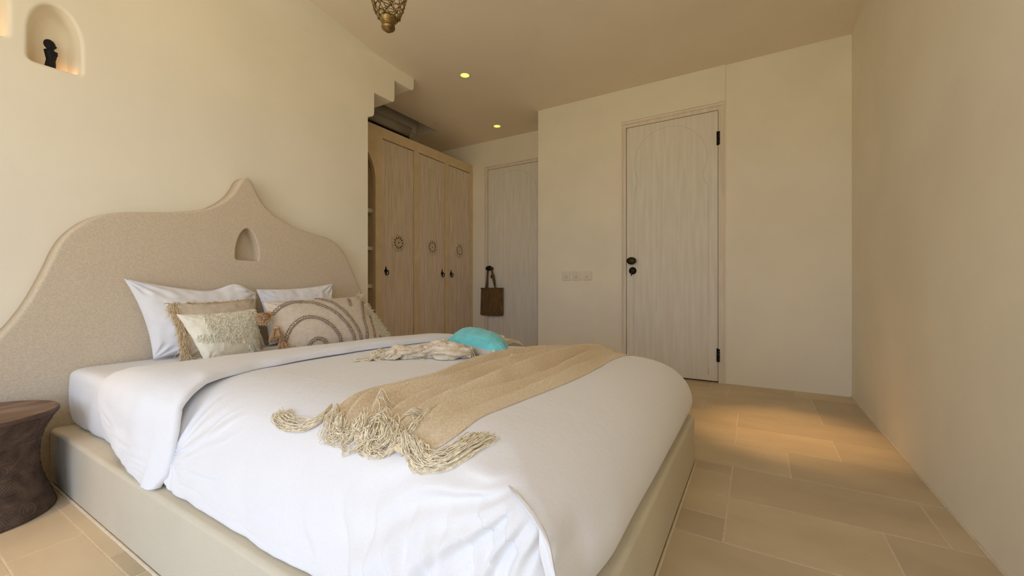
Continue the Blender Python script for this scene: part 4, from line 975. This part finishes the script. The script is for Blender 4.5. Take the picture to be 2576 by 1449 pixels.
for k, (a, b) in enumerate(dx):
    g = 0.004
    dr = MB().box(a + g, b - g, F0 + 0.008, F1 - 0.002, 0.075, 2.168).build('cupboard_door', M['white_wood'], wd, smooth=False); sh(dr)
    def part(mb, name, m, **kw):
        o = mb.build(name, m, dr, **kw); return sh(o)
    cx = (a + b) / 2; R_ = 0.165; yf = F0 + 0.0085
    pts = []
    zs = 1.86
    for s in (-1, 1):
        side = [(s * 0.205, 0.30), (s * 0.204, 1.0), (s * 0.200, 1.58), (s * 0.186, 1.655), (s * 0.160, 1.705), (s * 0.142, 1.745), (s * 0.150, 1.79), (s * R_, zs)]
        side = [(x * min(1, (b - a) / 0.42) * 0.97, z) for x, z in side]
        pts += side if s < 0 else side[::-1]
        if s < 0: pts += [(-R_ * math.cos(t / 10 * PI), zs + 0.185 * math.sin(t / 10 * PI)) for t in range(1, 10)]
    crv = smooth_curve([(cx + x, yf, z) for x, z in pts], 4)
    part(MB().tube(crv, 0.0038, 6), 'arch_moulding', M['white_wood'])
    # pierced rosette
    zc = 1.206; ro = MB()
    n = 12
    def ringtube(r, rr, wob=0.0, N=96): ro.tube([(cx + (r + wob * math.cos(n * t / N * 2 * PI)) * math.cos(t / N * 2 * PI), yf - 0.003, zc + (r + wob * math.cos(n * t / N * 2 * PI)) * math.sin(t / N * 2 * PI)) for t in range(N)], rr, 6, closed=True)
    ringtube(0.078, 0.0085, 0.004); ringtube(0.034, 0.006); ringtube(0.014, 0.006)
    ringtube(0.064, 0.005)
    for q in range(n):
        g_ = (q + 0.5) / n * 2 * PI
        ro.tube([(cx + r * math.cos(g_), yf - 0.003, zc + r * math.sin(g_)) for r in (0.030, 0.050, 0.072)], [0.005, 0.006, 0.009], 6)
        g_ = q / n * 2 * PI
        ro.tube([(cx + r * math.cos(g_), yf - 0.004, zc + r * math.sin(g_)) for r in (0.014, 0.024, 0.034)], [0.003, 0.006, 0.003], 6)
    part(ro, 'rosette', M['relief'])
    part(MB().lathe([(0.001, yf - 0.0012), (0.078, yf - 0.0012), (0.078, yf + 0.004)], 40, (cx, 0, zc), 'Y'), 'rosette_backing', M['dark_gap'])  # dark disc, paints the shade inside the pierced holes
    hx = a + 0.047 if k != 1 else b - 0.047
    hp = MB().prism([(hx, 0.888), (hx + 0.020, 0.925), (hx + 0.008, 0.942), (hx, 0.972), (hx - 0.008, 0.942), (hx - 0.020, 0.925)], yf - 0.005, yf + 0.002)
    hp.lathe([(0.0085, yf + 0.0), (0.0085, yf - 0.014), (0.004, yf - 0.018)], 12, (hx, 0, 0.927), 'Y')
    part(hp, 'handle_plate', M['black_metal'], smooth=False)
    rg = [(hx + 0.004 + 0.020 * math.cos(t / 28 * 2 * PI), yf - 0.014 - 0.004 * math.sin(t / 28 * 2 * PI), 0.907 + 0.022 * math.sin(t / 28 * 2 * PI)) for t in range(28)]
    o = MB().tube(rg, 0.0042, 8, closed=True).build('handle_ring', M['black_metal'], dr); sh(o)

# air conditioner in the pocket above
ac = tag(empty('air_conditioner', (3.04, 3.55, 2.42)), 'off-white split air conditioner tucked above the wardrobe in the ceiling pocket', 'air conditioner')
prof = [(3.556, 2.780), (3.36, 2.785), (3.315, 2.770), (3.295, 2.72), (3.292, 2.62), (3.300, 2.555), (3.318, 2.505), (3.345, 2.468), (3.40, 2.435), (3.556, 2.425)]
mb = MB().prism([(p.x, p.y) for p in smooth_curve([Vector(a) for a in prof], 4)], 2.665, 3.425, 'X')
shift(mb.build('housing', M['ac_white'], ac, smooth=True, bevel=0.006), ac)
fl_ = MB(); ps = [(3.3035, 2.545), (3.3165, 2.505), (3.338, 2.470), (3.352, 2.458)]
vs = []; 
for x in (2.72, 3.345):
    for (y, z) in ps: vs.append((x, y - 0.006, z - 0.004))
fl_.add(vs, [(i, i + 1, i + 5, i + 4) for i in range(3)]); o = fl_.build('louvre', M['ac_white'], ac, smooth=True)
md = o.modifiers.new('t', 'SOLIDIFY'); md.thickness = 0.003; shift(o, ac)
shift(MB().box(2.70, 3.36, 3.352, 3.392, 2.428, 2.452).build('air_slot', M['black'], ac, smooth=False), ac)
shift(MB().lathe([(0.001, 3.316), (0.006, 3.317), (0.006, 3.33)], 12, (3.385, 0, 2.500), 'Y').build('receiver_eye', M['black'], ac), ac)
shift(MB().box(2.74, 2.80, 3.289, 3.296, 2.690, 2.697).build('badge', M['dark_gap'], ac, smooth=False), ac)

# ------------------------------------------------------------------ woven bag hanging on the alcove door knob
bg_ = tag(empty('tote_bag', (4.07, 2.715, 0.425)), 'small brown raffia tote bag hanging from the knob of the alcove door', 'bag')
vs = []; nu, nv = 22, 26
for s in (1, -1):
    for i in range(nu + 1):
        for j in range(nv + 1):
            u, v = i / nu * 2 - 1, j / nv
            w_ = 0.157 + 0.006 * (1 - v) + 0.002 * math.sin(v * 60)
            d = 0.026 * (1 - abs(u) ** 3) * (0.9 - 0.55 * v) * min(1, (v + 0.05) * 5) + 0.002
            vs.append((4.072 - s * d, 2.716 - 0.006 * (v - 0.5) + u * w_ + 0.0012 * math.sin(j * 2.1), 0.425 + 0.335 * v + (0.012 * abs(u) ** 6 if v < 0.1 else 0)))
k = (nu + 1) * (nv + 1); gf = grid_faces(nu + 1, nv + 1)
o = link('bag_body', vs, gf + [tuple(i + k for i in f[::-1]) for f in gf], M['raffia'], bg_); 
bm = bmesh.new(); bm.from_mesh(o.data); bmesh.ops.remove_doubles(bm, verts=bm.verts, dist=0.001); bmesh.ops.recalc_face_normals(bm, faces=bm.faces); bm.to_mesh(o.data); bm.free()
for v in o.data.vertices: v.co -= Vector(bg_.location)
rim = [(4.072 - 0.014 * math.cos(t / 40 * 2 * PI), 2.713 + 0.158 * math.sin(t / 40 * 2 * PI), 0.752) for t in range(40)]
shift(MB().tube(rim, 0.009, 6, closed=True).build('bag_rim', M['raffia'], bg_), bg_)
for dxx in (0.0, 0.012):
    c_ = smooth_curve([(4.062 + dxx, 2.795 - dxx * 1.2, 0.750), (4.060 + dxx, 2.778, 0.86), (4.060 + dxx * 0.8, 2.770, 0.955), (4.066 + dxx * 0.5, 2.757, 1.005), (4.068 + dxx * 0.5, 2.742, 1.017), (4.066 + dxx * 0.5, 2.722, 1.005), (4.060 + dxx * 0.8, 2.708, 0.955), (4.060 + dxx, 2.690 - dxx, 0.86), (4.062 + dxx, 2.655 + dxx * 1.2, 0.750)], 8)
    mb = MB(); vs = []
    for i, p in enumerate(c_):
        t = (c_[min(i + 1, len(c_) - 1)] - c_[max(0, i - 1)]).normalized(); n_ = Vector((0, -t.z, t.y))
        for a, b in ((-1, -1), (1, -1), (1, 1), (-1, 1)): vs.append(p + n_ * a * 0.0085 + Vector((b * 0.003, 0, 0)))
    mb.add(vs, grid_faces(len(c_), 4, True)); shift(mb.build('bag_handle', M['raffia'], bg_), bg_)

# ------------------------------------------------------------------ carved figure in the wall niche
st = tag(empty('carved_figurine', (0.482, 2.565, 1.684)), 'small black carved wooden figurine standing in the lit wall niche', 'figurine')
prof = [(0.001, 0.0), (0.0165, 0.0), (0.0175, 0.004), (0.0165, 0.020), (0.0140, 0.036), (0.0125, 0.044), (0.0135, 0.050), (0.0150, 0.056), (0.0160, 0.062), (0.0165, 0.070), (0.0175, 0.078), (0.0180, 0.084), (0.0120, 0.0885), (0.0095, 0.091), (0.0125, 0.094), (0.0160, 0.100), (0.0178, 0.108), (0.0172, 0.117), (0.0130, 0.125), (0.0060, 0.130), (0.0005, 0.1315)]
vs = []; n = 28
for r, z in prof:
    for j in range(n):
        g = 2 * PI * j / n
        f = 1 + 0.10 * math.cos(4 * g) * (0.03 < z < 0.09) + 0.05 * ns(math.cos(g) * 2, math.sin(g) * 2, z * 60)
        lean = 0.003 * math.sin(z * 30)
        vs.append((r * f * math.cos(g) + lean, r * f * math.sin(g) * 0.85, z))
mb = MB().add(vs, grid_faces(len(prof), n, True) + [tuple(range(n)), tuple((len(prof) - 1) * n + j for j in range(n))])
o = mb.build('figure', M['ebony'], st)
mb = MB().box(0.004, 0.0205, -0.016, 0.004, 0.0635, 0.082)          # folded arms as one carved block
mb.build('folded_arms', M['ebony'], st, bevel=0.003)
MB().lathe([(0.001, 0.012), (0.003, 0.014), (0.0035, 0.020)], 8, (0.016, -0.004, 0.088)).build('chin', M['ebony'], st)
# small lamps on the niche floors
for i, (x, z) in enumerate(((0.445, 1.683), (0.285, 1.743))):
    t = tag(empty('niche_lamp', (x, 2.598, z)), ['tiny amber lamp behind the black figurine in the wall niche', 'tiny amber lamp in the niche cut off by the left edge'][i], 'lamp', 'niche lamps')
    MB().lathe([(0.001, 0.004), (0.006, 0.0035), (0.0075, 0.001), (0.0075, 0.0)], 16).build('lens', M['led'], t)

# ------------------------------------------------------------------ pierced brass lantern over the bed
LX, LY = 1.203, 1.322
ln = tag(empty('hanging_lantern', (LX, LY, CEIL)), 'pierced brass lantern hanging over the bed, its finial tip pointing down', 'lantern')
Z0 = 1.834 - CEIL
fin = [(0.0008, 0.0), (0.006, 0.001), (0.012, 0.005), (0.018, 0.010), (0.0250, 0.014), (0.0285, 0.0195), (0.0275, 0.0255), (0.0245, 0.0275), (0.0262, 0.0295), (0.0262, 0.032), (0.0240, 0.034), (0.0275, 0.038), (0.0315, 0.044), (0.0345, 0.0515), (0.0370, 0.055), (0.0375, 0.0575), (0.0355, 0.059), (0.0350, 0.062), (0.001, 0.062)]
MB().lathe([(r, z + Z0) for r, z in fin], 40).build('finial', M['brass'], ln)
lev = [(0.037, 0.054), (0.0500, 0.072), (0.0590, 0.098), (0.0700, 0.132), (0.0810, 0.172), (0.0880, 0.215), (0.0800, 0.250), (0.0620, 0.285), (0.0380, 0.315)]
mb = MB(); N = 9
def lp(k, j):
    r, z = lev[k]; a = (j + 0.5 * (k % 2)) / N * 2 * PI; return Vector((r * math.cos(a), r * math.sin(a), z + Z0))
for k in range(len(lev)):
    if k: 
        for j in range(N): mb.tube([lp(k, j), lp(k, j + 1)], 0.0017, 5)
    if k + 1 < len(lev):
        for j in range(N):
            a = lp(k, j)
            for jj in ((j, j - 1) if k % 2 == 0 else (j, j + 1)):
                mb.tube([a, lp(k + 1, jj)], 0.0022, 5)
for k in range(1, len(lev)):
    for j in range(N):
        p = lp(k, j); mb.lathe([(0.0005, -0.005), (0.004, -0.0035), (0.0048, 0), (0.004, 0.0035), (0.0005, 0.005)], 8, p)
mb.build('cage', M['brass'], ln)
MB().lathe([(0.040, 0.312 + Z0), (0.045, 0.318 + Z0), (0.040, 0.330 + Z0), (0.022, 0.360 + Z0), (0.010, 0.375 + Z0), (0.001, 0.38 + Z0)], 32).build('cap', M['brass'], ln)
mb = MB(); z = Z0 + 0.375; k = 0
while z < -0.03:
    mb.tube([(0.006 * math.cos(t / 12 * 2 * PI) * (k % 2), 0.006 * math.cos(t / 12 * 2 * PI) * (1 - k % 2), z + 0.011 + 0.011 * math.sin(t / 12 * 2 * PI)) for t in range(12)], 0.0016, 5, closed=True); z += 0.018; k += 1
mb.build('chain', M['brass'], ln)
MB().lathe([(0.001, -0.03), (0.012, -0.028), (0.045, -0.008), (0.05, -0.001), (0.05, 0.0)], 32).build('ceiling_rose', M['brass'], ln)

# ------------------------------------------------------------------ carved drum table by the bed
DRX, DRY, DRH, DRR = 0.243, 2.207, 0.345, 0.186
dt = tag(empty('drum_side_table', (DRX, DRY, 0)), 'dark brown carved wooden drum table on the floor left of the bed', 'side table')
def drum_r(t):     # t 0 floor .. 1 rim
    return interp([(0, 0.184), (0.05, 0.183), (0.15, 0.172), (0.3, 0.155), (0.45, 0.145), (0.55, 0.1435), (0.68, 0.148), (0.80, 0.160), (0.90, 0.175), (0.955, 0.1875), (0.962, 0.193), (0.99, 0.194), (1.0, 0.191)], t)
bands = [(0.02, 0.19, 'spiral'), (0.19, 0.29, 'wave'), (0.29, 0.425, 'tri'), (0.425, 0.585, 'spiral'), (0.585, 0.71, 'tri'), (0.71, 0.80, 'wave'), (0.80, 0.945, 'spiral')]
def relief(a, t):
    for b0, b1, kind in bands:
        if b0 <= t < b1:
            f = (t - b0) / (b1 - b0); e = min(f, 1 - f) * (b1 - b0) * DRH
            ridge = math.exp(-(e / 0.0024) ** 2) * 0.0038
            n = 10 if kind == 'spiral' else (16 if kind == 'wave' else 14)
            q = (a / (2 * PI) * n + b0 * 3.7) % 1.0; A = 2 * PI * drum_r(t) / n; Hh = (b1 - b0) * DRH
            x = (q - 0.5) * A; y = (f - 0.5) * Hh; h = 0
            if kind == 'spiral':
                r = math.hypot(x, y); th = math.atan2(y, x)
                env = ss(0.52 * Hh, 0.40 * Hh, r)
                h = 0.0028 * env * (0.5 + 0.5 * math.cos(r / (Hh * 0.17) * 2 * PI - th)) + 0.002 * math.exp(-(r / 0.006) ** 2)
                # scroll linking the circles
                yc = 0.34 * Hh * math.cos(q * 2 * PI); h = max(h, 0.0028 * math.exp(-((y - yc) / 0.0028) ** 2) * (1 - 0.6 * env))
                h = max(h, (1 - env) * 0.0010 * (1 + math.sin(x * 900 + y * 500)))
            elif kind == 'tri':
                tri = abs(q - 0.5) * 2                       # 1 at the cell sides
                d = (f - 0.08) - (1 - tri) * 0.88
                dd = abs(d) * Hh * 0.75
                h = 0.0024 * max(math.exp(-((dd % 0.0085 - 0.00425) / 0.0016) ** 2), 0)
            else:
                yc = 0.22 * Hh * math.sin(q * 2 * PI) ; d = abs(y - yc)
                h = 0.0022 * (math.exp(-(d / 0.0022) ** 2) + math.exp(-((d - 0.007) / 0.0018) ** 2) * 0.8)
            return max(h, ridge)
    return 0.002
nA, nZ = 620, 230; vs = []
for i in range(nZ + 1):
    t = i / nZ
    for j in range(nA):
        a = 2 * PI * j / nA; r = drum_r(t) + (relief(a, t) if 0.015 < t < 0.945 else 0) + 0.0012 * ns(math.cos(a) * 4, math.sin(a) * 4, t * 6)
        vs.append((r * math.cos(a), r * math.sin(a), t * DRH))
link('carved_body', vs, grid_faces(nZ + 1, nA, True), M['carved'], dt); fixn(bpy.data.objects[dt.children[0].name])
tp = []
for r, z in [(0.191, 0.0), (0.189, 0.0022), (0.176, 0.0018), (0.171, -0.003), (0.165, -0.004), (0.12, -0.005), (0.06, -0.006), (0.0008, -0.006)]: tp.append((r, DRH + z))
MB().lathe(tp, 96).build('top', M['carved_top'], dt)
MB().lathe([(0.0008, 0.001), (0.183, 0.001), (0.183, 0.0)], 64).build('underside', M['carved'], dt)
